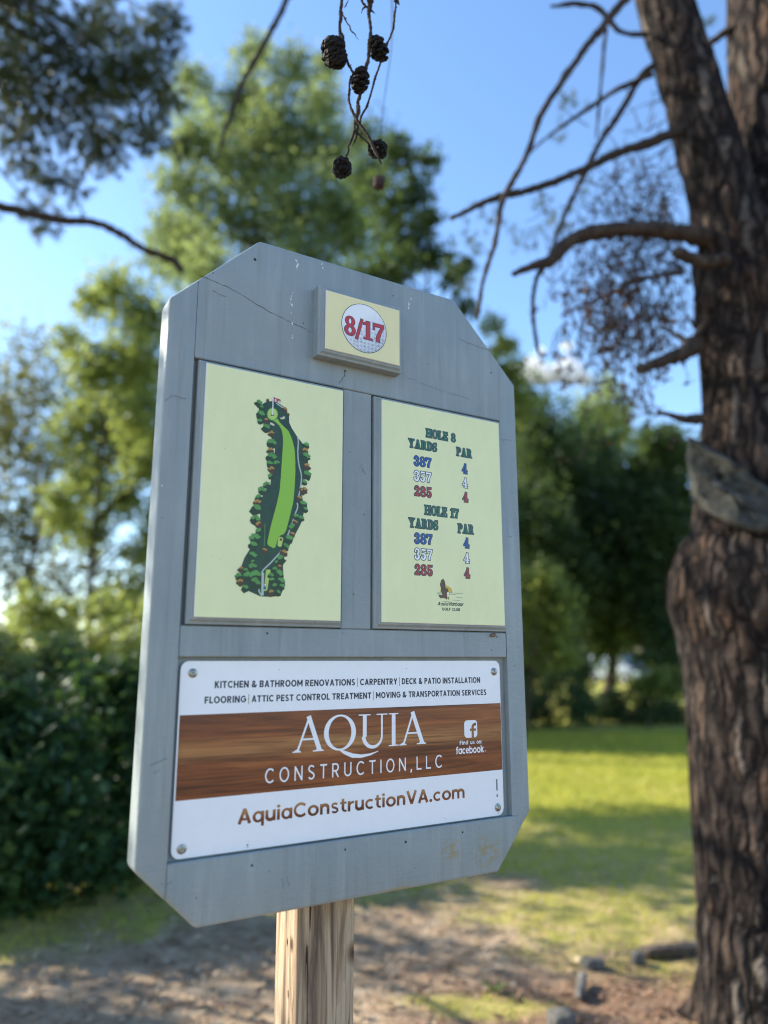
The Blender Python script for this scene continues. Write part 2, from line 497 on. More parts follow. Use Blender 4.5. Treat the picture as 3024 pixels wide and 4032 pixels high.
def board(name, poly, outer, **kw): return prism(name, poly, TH, kw.pop('front', 0.0), [M_PAINT, M_CRACK, M_CHIP], sign, outer=outer, **kw)
left_stile = board('side_board', [(UL, -0.4142), (LJ - g, cb_l(LJ)), (LJ - g, ch_l(LJ)), (UL, 0.4371)], [0, 2, 3])
right_stile = board('side_board', [(RJ + g, BOT_T - 0.0004), (RJ + 0.0125, BOT_T - 0.0004), (RJ + 0.0125, cb_r(RJ + 0.0125)), (UR, -0.4060), (UR, 0.4310), (RJ + g, ch_r(RJ))], [2, 3, 4], front=-0.0007)
top_board = board('top_board', [(LJ + g, OPEN_T), (RJ - g, OPEN_T), (RJ - g, ch_r(RJ)), (0.1662, VT), (-0.2505, VT), (LJ + g, ch_l(LJ))], [2, 3, 4])
mid_rail = board('cross_rail', rect(LJ + g, RAIL_B, RJ - g, RAIL_T), [], front=-0.0006)
centre_stile = board('centre_board', rect(-0.0838, RAIL_T + g, -0.0255, OPEN_T - g), [], front=-0.001)
bottom_board = board('bottom_board', [(LJ + g, cb_l(LJ)), (-0.3085, VB), (0.2385, VB), (RJ + 0.0118, cb_r(RJ + 0.0118)), (RJ + 0.0118, BOT_T), (LJ + g, BOT_T)], [0, 1, 2])
prism('backing_board', rect(LJ - 0.02, -0.43, RJ + 0.02, 0.40), -0.049, -0.0135, [M_PAINT], sign, bevel=0)
post = prism('post', rect(POST_U0, -B_O.z - 0.4, POST_U1, 0.30), POST_H1, POST_H0, [M_TIMBER], sign, bevel=0.004)

# ---- small marks on the paint: cracks, nail dents, chips (strips a fraction of a millimetre proud)
def strip_mesh(mb, pts, w, h, m=0):
    pts = np.asarray(pts, float)
    t = np.gradient(pts, axis=0); t /= np.linalg.norm(t, axis=1)[:, None] + 1e-9
    nn = np.column_stack([-t[:, 1], t[:, 0]])
    w = np.broadcast_to(np.asarray(w, float), (len(pts),))[:, None] / 2
    z = np.full((len(pts), 1), h)
    v = np.vstack([np.hstack([pts + nn * w, z]), np.hstack([pts - nn * w, z])])
    k = len(pts)
    mb.add(v, [[i, k + i, k + i + 1, i + 1] for i in range(k - 1)], m)

def wiggle(pts, n, amp):
    p = spline(pts, n); p[1:-1] += RNG.normal(size=(n - 2, 2)) * amp
    return p

def marks(parent, cracks=(), dots=(), chips=(), h=0.00035):
    mb = MB()
    for pts, w in cracks:
        n = max(8, len(pts) * 7)
        ww = 0.62 * w * (0.35 + RNG.random(n)); ww[0] = ww[-1] = w * 0.2
        strip_mesh(mb, wiggle(pts, n, 0.0006), ww, h, 0)
    for (u, v, r) in dots:
        a = np.linspace(0, 2 * pi, 9)[:-1]
        mb.add(np.column_stack([u + r * np.cos(a), v + r * np.sin(a), np.full(8, h)]), [list(range(8))], 0)
    for (u, v, w, hh, k) in chips:
        for _ in range(k):
            a = np.sort(RNG.random(7)) * 2 * pi; r = 0.5 + 0.5 * RNG.random(7)
            cu, cv = u + RNG.normal() * w, v + RNG.normal() * hh
            s = RNG.uniform(0.0006, 0.0022)
            mb.add(np.column_stack([cu + s * r * np.cos(a), cv + 2.0 * s * r * np.sin(a), np.full(7, h + RNG.random() * 1e-4)]), [list(range(7))], 1)
    # the marks belong to the board's own mesh
    me = parent.data; idx = []
    for m_ in (M_CRACK, M_CHIP):
        if m_.name not in [x.name for x in me.materials]: me.materials.append(m_)
        idx.append([x.name for x in me.materials].index(m_.name))
    bm = bmesh.new(); bm.from_mesh(me)
    vs = [bm.verts.new(c_) for c_ in np.concatenate(mb.v)]
    for f_, m_ in zip(mb.f, mb.m):
        for face, mi in zip(f_, m_):
            nf = bm.faces.new([vs[j] for j in face]); nf.material_index = idx[mi]
    bm.to_mesh(me); bm.free()

marks(top_board,
      cracks=[([(LJ, 0.488), (-0.30, 0.479), (-0.24, 0.459), (-0.19, 0.446), (-0.147, 0.437)], 0.0012),
              ([(0.175, 0.5), (0.2, 0.497), (0.235, 0.494), (0.262, 0.4935)], 0.0011), ([(0.05, 0.392), (0.12, 0.384), (0.2, 0.377)], 0.0005),
              ([(-0.082, 0.376), (-0.083, 0.368), (-0.09, 0.358), (-0.094, 0.352)], 0.0014), ([(-0.33, 0.467), (-0.315, 0.463), (-0.305, 0.462)], 0.0008)],
      dots=[(-0.2585, 0.5445, 0.0027), (-0.3305, 0.4985, 0.0012), (-0.0815, 0.3785, 0.002), (0.255, 0.445, 0.0018), (0.02, 0.552, 0.0014), (-0.165, 0.45, 0.0012), (-0.29, 0.56, 0.0008), (0.1, 0.43, 0.0009)],
      chips=[(-0.18, 0.556, 0.0016, 0.006, 9), (-0.13, 0.572, 0.004, 0.004, 6), (0.057, 0.545, 0.002, 0.007, 12), (-0.19, 0.484, 0.0012, 0.009, 10), (-0.187, 0.45, 0.0008, 0.014, 5)])
marks(left_stile,
      cracks=[([(-0.397, 0.262), (-0.385, 0.274), (-0.372, 0.2735), (-0.362, 0.272)], 0.0009), ([(-0.386, -0.276), (-0.374, -0.272), (-0.362, -0.267)], 0.0009), ([(-0.38, -0.288), (-0.372, -0.283)], 0.0007)],
      dots=[(-0.36, -0.435, 0.0007), (-0.39, 0.08, 0.0008)], chips=[(-0.393, 0.13, 0.0003, 0.0006, 1)])
marks(right_stile, cracks=[([(0.276, 0.305), (0.29, 0.309), (0.303, 0.308)], 0.0007), ([(0.287, 0.11), (0.295, 0.108)], 0.0006)], dots=[(0.292, -0.14, 0.001), (0.30, 0.2, 0.0008), (0.285, -0.3, 0.0008)], h=-0.0003)
marks(mid_rail, dots=[(-0.215, -0.0885, 0.0017), (0.25, -0.087, 0.0015), (0.236, -0.112, 0.001), (-0.08, -0.086, 0.0008)], h=-0.0002)
marks(centre_stile, cracks=[([(-0.048, 0.208), (-0.042, 0.199), (-0.037, 0.192)], 0.0008), ([(-0.047, 0.195), (-0.04, 0.203)], 0.0006)], dots=[(-0.04, 0.12, 0.0011), (-0.07, 0.23, 0.0009), (-0.06, -0.02, 0.0011)], h=-0.0006)
marks(bottom_board, dots=[(-0.228, -0.428, 0.0019), (-0.072, -0.425, 0.0017), (0.042, -0.427, 0.0022), (0.16, -0.425, 0.0018), (-0.31, -0.46, 0.001), (-0.2, -0.44, 0.0009), (0.06, -0.47, 0.0008)],
      cracks=[([(LJ, -0.436), (-0.345, -0.4345)], 0.0008), ([(-0.18, -0.452), (-0.176, -0.468)], 0.0006), ([(-0.171, -0.45), (-0.167, -0.466)], 0.0006)])
# mud dauber's crumb under the right panel
mbx = MB()
for q in range(5):
    c = np.array([0.2395, -0.083, 0.004]) + RNG.normal(size=3) * 0.0016
    th = np.linspace(0, pi, 6)[:, None]; ph = np.linspace(0, 2 * pi, 9)[:-1][None, :]
    v = np.stack([np.sin(th) * np.cos(ph), np.sin(th) * np.sin(ph), np.cos(th) + 0 * ph], -1).reshape(-1, 3) * 0.0032 + c
    mbx.add(v, [[i * 8 + j, i * 8 + (j + 1) % 8, (i + 1) * 8 + (j + 1) % 8, (i + 1) * 8 + j] for i in range(5) for j in range(8)])
mbx.build('mud_crumb', [plain('mud', (0.20, 0.13, 0.08), 0.9)], mid_rail)

# ---- lichen crumbs along the top edge
mbl = MB()
for q in range(150):
    if q < 95: u = RNG.uniform(-0.26, 0.25); v = VT + 0.0002 if u < 0.166 else ch_r(u)
    else: u = RNG.uniform(0.166, 0.315); v = ch_r(u)
    if u < -0.2505: v = ch_l(u)
    c = np.array([u, v - 0.001, -0.006 - RNG.random() * 0.012]); r = RNG.uniform(0.0006, 0.0022)
    a = rand_dirs(6) * r * (0.6 + 0.6 * RNG.random((6, 1)))
    mbl.add(c + np.vstack([a]), [[0, 1, 2], [0, 2, 3], [0, 3, 4], [1, 2, 5], [3, 4, 5], [0, 1, 5]])
mbl.build('lichen', [plain('lichen_crust', (0.40, 0.42, 0.36), 0.95, var=0.3)], top_board, smooth=False)

# ------------------------------------------------------------------ lettering
class Glyph:
    """A letter made of pieces in a box one unit high; outlines are cut as one flat union."""
    def __init__(s, w, *pieces): s.w, s.pieces = w, pieces

def p_rect(x0, y0, x1, y1): return ('poly', [(x0, y0), (x1, y0), (x1, y1), (x0, y1)])
def p_poly(*pts): return ('poly', list(pts))
def p_ring(cx, cy, rx, ry, ix, iy): return ('ring', cx, cy, rx, ry, ix, iy)
def p_line(x0, y0, x1, y1, w): return ('path', [(x0, y0, w), (x1, y1, w)])
def p_path(*pts): return ('path', list(pts))
def p_arc(cx, cy, rx, ry, a0, a1, w0, w1=None, wm=None, n=16):
    w1 = w0 if w1 is None else w1; wm = (w0 + w1) / 2 if wm is None else wm
    out = []
    for i in range(n + 1):
        t = i / n; a = R(a0 + (a1 - a0) * t)
        w = (1 - t) * w0 + t * w1 + (wm - (w0 + w1) / 2) * sin(pi * t)
        out.append((cx + rx * cos(a), cy + ry * sin(a), w))
    return ('path', out)

def faces_of(piece, off, sx=1.0):
    """-> (list of positive polygons, list of hole polygons); off is the outline's extra width (sx corrects the x stretch)."""
    ox, oy = off / sx, off
    if piece[0] == 'poly':
        p = piece[1]; k = len(p)
        if off == 0: return [p], []
        area = sum(p[i][0] * p[(i + 1) % k][1] - p[(i + 1) % k][0] * p[i][1] for i in range(k))
        if area < 0: p = p[::-1]
        lines = []
        for i in range(k):
            (x0, y0), (x1, y1) = p[i], p[(i + 1) % k]
            dx, dy = (x1 - x0) * sx, y1 - y0; L = math.hypot(dx, dy)
            nx, ny = dy / L, -dx / L
            lines.append((x0 + nx * off / sx, y0 + ny * off, x1 - x0, y1 - y0))
        out = []
        for i in range(k):
            ax, ay, adx, ady = lines[i - 1]; bx, by, bdx, bdy = lines[i]
            den = adx * bdy - ady * bdx
            if abs(den) < 1e-9: out.append((bx, by)); continue
            t = ((bx - ax) * bdy - (by - ay) * bdx) / den
            out.append((ax + adx * t, ay + ady * t))
        return [out], []
    if piece[0] == 'ring':
        _, cx, cy, rx, ry, ix, iy = piece
        A = [2 * pi * i / 36 for i in range(36)]
        o = [(cx + (rx + ox) * cos(a), cy + (ry + oy) * sin(a)) for a in A]
        i_ = [(cx + (ix - ox) * cos(a), cy + (iy - oy) * sin(a)) for a in A]
        if ix - ox <= 0 or iy - oy <= 0: return [o], []
        return [o], [i_]
    pts = piece[1]; xy = np.array([(q[0] * sx, q[1]) for q in pts], float); w = np.array([q[2] for q in pts], float) / 2 + off
    t = np.gradient(xy, axis=0); t /= np.linalg.norm(t, axis=1)[:, None] + 1e-12
    nn = np.column_stack([-t[:, 1], t[:, 0]])
    xy = xy.copy(); xy[0] -= t[0] * off; xy[-1] += t[-1] * off
    l, r = xy + nn * w[:, None], xy - nn * w[:, None]
    l[:, 0] /= sx; r[:, 0] /= sx
    quads = []
    for i in range(len(pts) - 1):
        quads.append([tuple(r[i]), tuple(r[i + 1]), tuple(l[i + 1]), tuple(l[i])])
    return quads, []

def union_mesh(mb, groups, h, m=0):
    """groups: list of (positives, holes); the flat union is triangulated and added at height h."""
    vs, fs, kind = [], [], []
    ccw = lambda p: p if sum(p[i - 1][0] * p[i][1] - p[i][0] * p[i - 1][1] for i in range(len(p))) > 0 else list(reversed(p))
    groups = [([ccw(p) for p in a], [ccw(p) for p in b]) for a, b in groups]
    for gi, (pos, hol) in enumerate(groups):
        for p in pos:
            fs.append(list(range(len(vs), len(vs) + len(p)))); vs += [Vector(q) for q in p]; kind.append((gi, 1))
        for p in hol:
            fs.append(list(range(len(vs), len(vs) + len(p)))); vs += [Vector(q) for q in p]; kind.append((gi, 0))
    V, E_, F, _, _, OF = delaunay_2d_cdt(vs, [], fs, 0, 1e-7)
    keep = []
    for f, of in zip(F, OF):
        gp, gh = set(), set()
        for q in of: (gp if kind[q][1] else gh).add(kind[q][0])
        if gp - gh:
            a, b, c = [V[i] for i in f[:3]]
            keep.append(list(f) if (b - a).cross(c - a) > 0 else list(f)[::-1])
    mb.add([(q.x, q.y, h) for q in V], keep, m)

def word(mb, text, font, u0, u1, v0, capH, h, m=0, gap=0.08, space=0.4, off=0.0):
    """Sets text between u0 and u1 on baseline v0; off is an outline width in metres."""
    tot = 0; xs = []
    for ch in text:
        if ch == ' ': xs.append(None); tot += space; continue
        xs.append(tot); tot += font[ch].w + gap
    tot -= gap
    sx = (u1 - u0) / tot
    groups = []
    for ch, x in zip(text, xs):
        if x is None: continue
        for pc in font[ch].pieces:
            pos, hol = faces_of(pc, off / capH, sx / capH)
            T = lambda P: [(u0 + (q[0] + x) * sx, v0 + q[1] * capH) for q in P]
            groups.append(([T(p) for p in pos], [T(p) for p in hol]))
    union_mesh(mb, groups, h, m)

q = p_rect
SLAB = {
 'H': Glyph(.80, q(.08, 0, .28, 1), q(.52, 0, .72, 1), q(.2, .46, .6, .55), q(0, 0, .36, .08), q(0, .92, .36, 1), q(.44, 0, .80, .08), q(.44, .92, .80, 1)),
 'O': Glyph(.70, p_ring(.35, .5, .35, .52, .15, .43)),
 'L': Glyph(.62, q(.08, 0, .28, 1), q(0, 0, .62, .08), q(0, .92, .38, 1), p_poly((.44, .08), (.62, .08), (.62, .34), (.57, .34))),
 'E': Glyph(.64, q(.08, 0, .28, 1), q(0, 0, .62, .08), q(0, .92, .60, 1), q(.2, .46, .46, .54), p_poly((.44, .08), (.62, .08), (.62, .32), (.57, .32)), p_poly((.44, .92), (.55, .68), (.60, .68), (.60, .92)), q(.41, .36, .47, .64)),
 'Y': Glyph(.80, p_line(.16, .97, .41, .42, .2), p_line(.64, .97, .42, .42, .09), q(.31, 0, .51, .48), q(0, .92, .36, 1), q(.48, .92, .80, 1), q(.22, 0, .60, .08)),
 'A': Glyph(.82, p_line(.41, .99, .15, .04, .085), p_line(.41, .96, .63, .04, .2), q(.24, .26, .52, .34), q(0, 0, .30, .08), q(.44, 0, .82, .08)),
 'R': Glyph(.78, q(.08, 0, .28, 1), p_arc(.32, .74, .23, .225, 90, -90, .08, .08, .2), q(.2, .92, .34, 1), q(.2, .475, .34, .555), p_path((.42, .52, .12), (.52, .40, .18), (.56, .18, .19), (.62, .05, .14), (.76, .05, .08)), q(0, 0, .36, .08), q(0, .92, .3, 1)),
 'D': Glyph(.74, q(.08, 0, .28, 1), p_arc(.30, .5, .33, .46, 90, -90, .08, .08, .22), q(0, .92, .32, 1), q(0, 0, .32, .08)),
 'S': Glyph(.58, p_arc(.29, .74, .20, .215, 20, 200, .06, .15, .1), p_path((.09, .68, .15), (.2, .55, .19), (.38, .45, .19), (.49, .32, .15)), p_arc(.29, .27, .20, .225, 10, -160, .15, .06, .1), q(.47, .68, .53, 1), q(.03, 0, .09, .34)),
 'P': Glyph(.68, q(.08, 0, .28, 1), p_arc(.34, .72, .24, .24, 90, -90, .08, .08, .2), q(.2, .92, .36, 1), q(.2, .44, .36, .52), q(0, 0, .38, .08), q(0, .92, .3, 1)),
 '8': Glyph(.60, p_ring(.30, .75, .255, .26, .10, .17), p_ring(.30, .26, .295, .28, .12, .18)),
 '1': Glyph(.46, q(.15, 0, .34, 1), q(.02, 0, .47, .08), p_poly((0, .87), (0, .79), (.2, .82), (.34, 1), (.2, 1))),
 '7': Glyph(.56, q(.0, .84, .56, 1), p_path((.50, .88, .13), (.36, .55, .16), (.27, .28, .2), (.25, .02, .22)), q(0, .64, .075, 1)),
 '3': Glyph(.56, p_arc(.26, .75, .18, .20, 160, -90, .09, .08, .19), p_arc(.25, .27, .20, .225, 90, -165, .08, .09, .21), p_ring(.1, .74, .085, .085, .0, .0), p_ring(.1, .24, .095, .095, .0, .0)),
 '5': Glyph(.56, p_poly((.1, .84), (.5, .84), (.53, 1), (.1, 1)), q(.08, .46, .15, 1), p_arc(.26, .31, .19, .255, 140, -160, .08, .1, .2), p_ring(.1, .22, .09, .09, .0, .0)),
 '2': Glyph(.58, p_arc(.28, .72, .19, .225, 165, -25, .09, .17, .16), p_path((.45, .64, .18), (.3, .38, .14), (.08, .1, .1)), q(.03, .0, .50, .17), p_poly((.42, .05), (.56, .05), (.56, .3), (.50, .3)), p_ring(.12, .7, .09, .09, .0, .0)),
 '4': Glyph(.60, p_line(.38, .98, .06, .29, .09), q(.0, .235, .60, .335), q(.29, 0, .47, 1), q(.18, 0, .58, .08)),
 '/': Glyph(.46, p_line(.05, -.12, .42, 1.0, .13)),
}
ROMAN = {
 'A': Glyph(1.02, p_line(.53, 1.0, .16, .03, .065), p_line(.50, 1.02, .88, .03, .145), q(.30, .335, .70, .385), q(0, 0, .27, .035), q(.66, 0, 1.02, .035), p_poly((.03, .03), (.24, .03), (.165, .09), (.135, .09)), p_poly((.74, .03), (.99, .03), (.92, .09), (.80, .09))),
 'Q': Glyph(1.09, p_ring(.545, .5, .545, .525, .385, .47), p_path((.50, .02, .03), (.70, -.09, .10), (.98, -.20, .125), (1.28, -.235, .10), (1.60, -.20, .06), (1.88, -.12, .02))),
 'U': Glyph(1.03, q(.15, .33, .285, 1), q(.80, .33, .865, 1), p_arc(.507, .34, .325, .325, 180, 360, .135, .065, .1), q(0, .965, .42, 1), q(.64, .965, 1.03, 1)),
 'I': Glyph(.36, q(.11, 0, .25, 1), q(0, 0, .36, .035), q(0, .965, .36, 1)),
}
s_ = .23
GEO = {
 'A': Glyph(.80, p_line(.40, .98, .09, 0, s_), p_line(.40, .98, .71, 0, s_), q(.2, .22, .6, .37), p_poly((.29, .9), (.51, .9), (.50, 1), (.30, 1))),
 'q': Glyph(.68, p_ring(.33, .36, .335, .385, .165, .215), q(.51, -.27, .68, .73)),
 'a': Glyph(.68, p_ring(.33, .36, .335, .385, .165, .215), q(.51, 0, .68, .73)),
 'u': Glyph(.62, q(0, .28, .175, .73), q(.445, 0, .62, .73), p_arc(.30, .29, .215, .21, 180, 360, s_, s_)),
 'i': Glyph(.20, q(.01, 0, .185, .73), p_ring(.098, .92, .105, .105, 0, 0)),
 'C': Glyph(.82, p_arc(.46, .5, .375, .42, 42, 318, .19, .19)),
 'o': Glyph(.72, p_ring(.36, .36, .36, .385, .18, .205)),
 'n': Glyph(.62, q(0, 0, .175, .73), q(.445, 0, .62, .44), p_arc(.315, .44, .215, .21, 0, 180, s_, s_)),
 's': Glyph(.56, p_arc(.28, .53, .17, .145, 25, 230, .14, .16), p_path((.17, .42, .15), (.30, .37, .16), (.42, .31, .15)), p_arc(.28, .20, .18, .145, 50, -160, .16, .14)),
 't': Glyph(.44, q(.10, .2, .275, .94), q(0, .58, .43, .73), p_arc(.36, .215, .17, .14, 180, 275, .17, .15), q(.34, .0, .43, .15)),
 'r': Glyph(.42, q(0, 0, .175, .73), p_arc(.36, .42, .22, .22, 90, 180, .17, .17), q(.34, .555, .42, .73)),
 'c': Glyph(.62, p_arc(.35, .36, .265, .285, 48, 312, .175, .175)),
 'V': Glyph(.80, p_line(.09, 1, .40, .02, s_), p_line(.71, 1, .40, .02, s_), p_poly((.30, 0), (.50, 0), (.51, .1), (.29, .1))),
 '.': Glyph(.22, p_ring(.11, .10, .115, .115, 0, 0)),
 'm': Glyph(1.02, q(0, 0, .17, .73), q(.425, 0, .595, .44), q(.85, 0, 1.02, .44), p_arc(.298, .44, .212, .21, 0, 180, s_ * .95, s_), p_arc(.722, .44, .212, .21, 0, 180, s_ * .95, s_)),
}

def caps_font(w):
    """Plain capitals with stroke width w."""
    h_ = w / 2
    return {
 'A': Glyph(.72, p_line(.36, .98, h_, 0, w), p_line(.36, .98, .72 - h_, 0, w), q(.17, .20, .55, .20 + w * .85), p_poly((.36 - w * .55, .92), (.36 + w * .55, .92), (.36 + w * .5, 1), (.36 - w * .5, 1))),
 'B': Glyph(.62, q(0, 0, w, 1), p_arc(.34, .755, .245 - h_ * .7, .245 - h_, 90, -90, w), p_arc(.36, .27, .26 - h_, .27 - h_, 90, -90, w), q(0, 1 - w, .35, 1), q(0, 0, .37, w), q(0, .51 - w * .45, .37, .51 + w * .45)),
 'C': Glyph(.74, p_arc(.42, .5, .42 - h_, .51 - h_, 44, 316, w)),
 'D': Glyph(.70, q(0, 0, w, 1), p_arc(.26, .5, .44 - h_, .5 - h_, 90, -90, w), q(0, 1 - w, .28, 1), q(0, 0, .28, w)),
 'E': Glyph(.54, q(0, 0, w, 1), q(0, 0, .54, w), q(0, 1 - w, .54, 1), q(0, .5 - h_, .50, .5 + h_)),
 'F': Glyph(.52, q(0, 0, w, 1), q(0, 1 - w, .52, 1), q(0, .5 - h_, .48, .5 + h_)),
 'G': Glyph(.78, p_arc(.42, .5, .42 - h_, .51 - h_, 44, 350, w), q(.44, .40, .80, .40 + w)),
 'H': Glyph(.70, q(0, 0, w, 1), q(.70 - w, 0, .70, 1), q(0, .5 - h_, .70, .5 + h_)),
 'I': Glyph(w, q(0, 0, w, 1)),
 'K': Glyph(.64, q(0, 0, w, 1), p_line(w * .8, .42, .64 - w * .6, 1, w), p_line(.26, .58, .64 - w * .55, 0, w)),
 'L': Glyph(.52, q(0, 0, w, 1), q(0, 0, .52, w)),
 'M': Glyph(.86, q(0, 0, w, 1), q(.86 - w, 0, .86, 1), p_line(h_, .97, .43, .28, w), p_line(.86 - h_, .97, .43, .28, w)),
 'N': Glyph(.70, q(0, 0, w, 1), q(.70 - w, 0, .70, 1), p_line(h_, .97, .70 - h_, .03, w)),
 'O': Glyph(.80, p_ring(.40, .5, .41, .52, .41 - w, .52 - w)),
 'P': Glyph(.60, q(0, 0, w, 1), p_arc(.32, .69, .28 - h_, .31 - h_, 90, -90, w), q(0, 1 - w, .33, 1), q(0, .38, .33, .38 + w)),
 'R': Glyph(.64, q(0, 0, w, 1), p_arc(.33, .70, .28 - h_, .30 - h_, 90, -90, w), q(0, 1 - w, .34, 1), q(0, .40, .34, .40 + w), p_line(.30, .46, .64 - w * .6, 0, w)),
 'S': Glyph(.60, p_arc(.30, .745, .28 - h_, .265 - h_, 25, 215, w), p_path((.30 - .26 + h_, .66, w), (.22, .55, w), (.38, .46, w), (.56 - h_, .36, w)), p_arc(.30, .265, .29 - h_, .28 - h_, 30, -155, w)),
 'T': Glyph(.62, q(.31 - h_, 0, .31 + h_, 1), q(0, 1 - w, .62, 1)),
 'U': Glyph(.68, q(0, .30, w, 1), q(.68 - w, .30, .68, 1), p_arc(.34, .33, .34 - h_, .345 - h_, 180, 360, w)),
 'V': Glyph(.72, p_line(h_, 1, .36, .02, w), p_line(.72 - h_, 1, .36, .02, w), p_poly((.36 - w * .5, 0), (.36 + w * .5, 0), (.36 + w * .55, .08), (.36 - w * .55, .08))),
 'Y': Glyph(.68, p_line(h_, 1, .34, .42, w), p_line(.68 - h_, 1, .34, .42, w), q(.34 - h_, 0, .34 + h_, .46)),
 '&': Glyph(.76, p_arc(.32, .77, .21 - h_ * .6, .23 - h_, -20, 220, w * .95), p_path((.48, .70, w), (.40, .57, w), (.24, .50, w)), p_path((.17, .66, w), (.30, .48, w), (.72 - h_, .02, w)), p_arc(.32, .26, .32 - h_, .27 - h_, 110, 345, w), p_path((.60, .20, w), (.66, .30, w), (.68, .42, w))),
 ',': Glyph(.16, p_line(.11, .10, .04, -.16, w * 1.1)),
}
BOLD = caps_font(.205)
THIN = caps_font(.115)
LOW = dict(GEO)
LOW.update({
 'F': BOLD['F'], 'd': Glyph(.66, p_ring(.33, .36, .335, .385, .165, .215), q(.49, 0, .66, 1.0)), 'b': Glyph(.66, p_ring(.33, .36, .335, .385, .165, .215), q(0, 0, .17, 1.0)),
 'f': Glyph(.42, q(.10, 0, .275, .80), q(0, .58, .42, .73), p_arc(.35, .79, .165, .13, 180, 90, .17), q(.34, .84, .44, .99)),
 'e': Glyph(.66, p_arc(.34, .36, .255, .285, 10, 318, .165), q(.12, .30, .66, .43)),
 'k': Glyph(.62, q(0, 0, .17, 1.0), p_line(.12, .30, .52, .73, .19), p_line(.24, .42, .53, 0, .19)),
 ':': Glyph(.20, p_ring(.1, .10, .105, .105, 0, 0), p_ring(.1, .60, .105, .105, 0, 0)),
})
def shear_font(font, s):
    def tr(pc):
        f = lambda x, y: (x + s * y, y)
        if pc[0] == 'poly': return ('poly', [f(*p) for p in pc[1]])
        if pc[0] == 'path': return ('path', [(*f(p[0], p[1]), p[2]) for p in pc[1]])
        _, cx, cy, rx, ry, ix, iy = pc
        if ix <= 0: return ('poly', [f(cx + rx * cos(2 * pi * i / 16), cy + ry * sin(2 * pi * i / 16)) for i in range(16)])
        return ('path', [(*f(cx + (rx + ix) / 2 * cos(2 * pi * i / 24), cy + (ry + iy) / 2 * sin(2 * pi * i / 24)), (rx - ix) if ix else rx) for i in range(25)])
    return {c: Glyph(g_.w, *[tr(p) for p in g_.pieces]) for c, g_ in font.items()}
BAND = {'r': GEO['r'], 'H': BOLD['H']}
SCRIPT = shear_font({**LOW, **BAND}, 0.3)

def sans(mb, text, u0, u1, v0, capH, h, m=0, bold=0.0, spacing=1.0, shear=0.0):
    """Text in Blender's own typeface, fitted to u0..u1 with the given cap height."""
    cu = bpy.data.curves.new('lettering', 'FONT')
    cu.body = text; cu.size = 1.0; cu.offset = bold; cu.space_character = spacing; cu.shear = shear; cu.resolution_u = 4
    cu.fill_mode = 'FRONT'
    ob = bpy.data.objects.new('lettering', cu); COL.objects.link(ob)
    dg = bpy.context.evaluated_depsgraph_get()
    me = bpy.data.meshes.new_from_object(ob.evaluated_get(dg))
    n = len(me.vertices); co = np.zeros(n * 3); me.vertices.foreach_get('co', co); co = co.reshape(-1, 3)
    polys = [list(p.vertices) for p in me.polygons]
    flip = [p.normal.z < 0 for p in me.polygons]
    bpy.data.objects.remove(ob); bpy.data.curves.remove(cu); bpy.data.meshes.remove(me)
    x0, x1 = co[:, 0].min(), co[:, 0].max()
    s = capH / (0.727 + 2 * bold)
    v = np.column_stack([u0 + (co[:, 0] - x0) / (x1 - x0) * (u1 - u0), v0 + (co[:, 1] + bold) * s, np.full(n, h)])
    for k in sorted(set(len(p) for p in polys)):
        mb.add(v, [p[::-1] if fl else p for p, fl in zip(polys, flip) if len(p) == k], m)

def flat(mb, pts, h, m=0):
    """Flat polygon, any outline."""
    union_mesh(mb, [([[tuple(p) for p in pts]], [])], h, m)

# ------------------------------------------------------------------ printed plaques
def moulded_block(name, u0, v0, u1, v1, h0, h1, h2, inset):
    """Routed plaque: straight edge from h0 to h1, then a hollow (ogee) up to the face at h2."""
    prof = [(0, h0), (0, h1 - 0.0012), (0.001, h1)]
    for i in range(1, 8):
        t = i / 7
        prof.append((0.001 + (inset - 0.001) * (t ** 0.8), h1 + (h2 - h1) * (1 - cos(pi * t)) / 2))
    prof.append((inset + 0.002, h2))
    mb = MB(); k = len(prof); v = []
    for d, z in prof:
        v += [(u0 + d, v0 + d, z), (u1 - d, v0 + d, z), (u1 - d, v1 - d, z), (u0 + d, v1 - d, z)]
    f = [[i * 4 + j, i * 4 + (j + 1) % 4, (i + 1) * 4 + (j + 1) % 4, (i + 1) * 4 + j] for i in range(k - 1) for j in range(4)]
    f.append([(k - 1) * 4 + j for j in range(4)])
    mb.add(v, f)
    o = mb.build(name, [M_PAINT], sign, smooth=True, loc=B_SHIFT)
    o.data.set_sharp_from_angle(angle=R(28))
    return o

def thin_plate(name, u0, v0, u1, v1, h0, h1, mats, parent, rad=0.0, bevel=0.0004):
    if rad:
        pts = []
        for cx, cy, a0 in ((u1 - rad, v0 + rad, -90), (u1 - rad, v1 - rad, 0), (u0 + rad, v1 - rad, 90), (u0 + rad, v0 + rad, 180)):
            pts += [(cx + rad * cos(R(a0 + 90 * i / 8)), cy + rad * sin(R(a0 + 90 * i / 8))) for i in range(9)]
    else:
        pts = rect(u0, v0, u1, v1)
    return prism(name, pts, h0, h1, mats, parent, bevel=bevel, loc=(0, 0, 0) if parent is not sign else B_SHIFT)

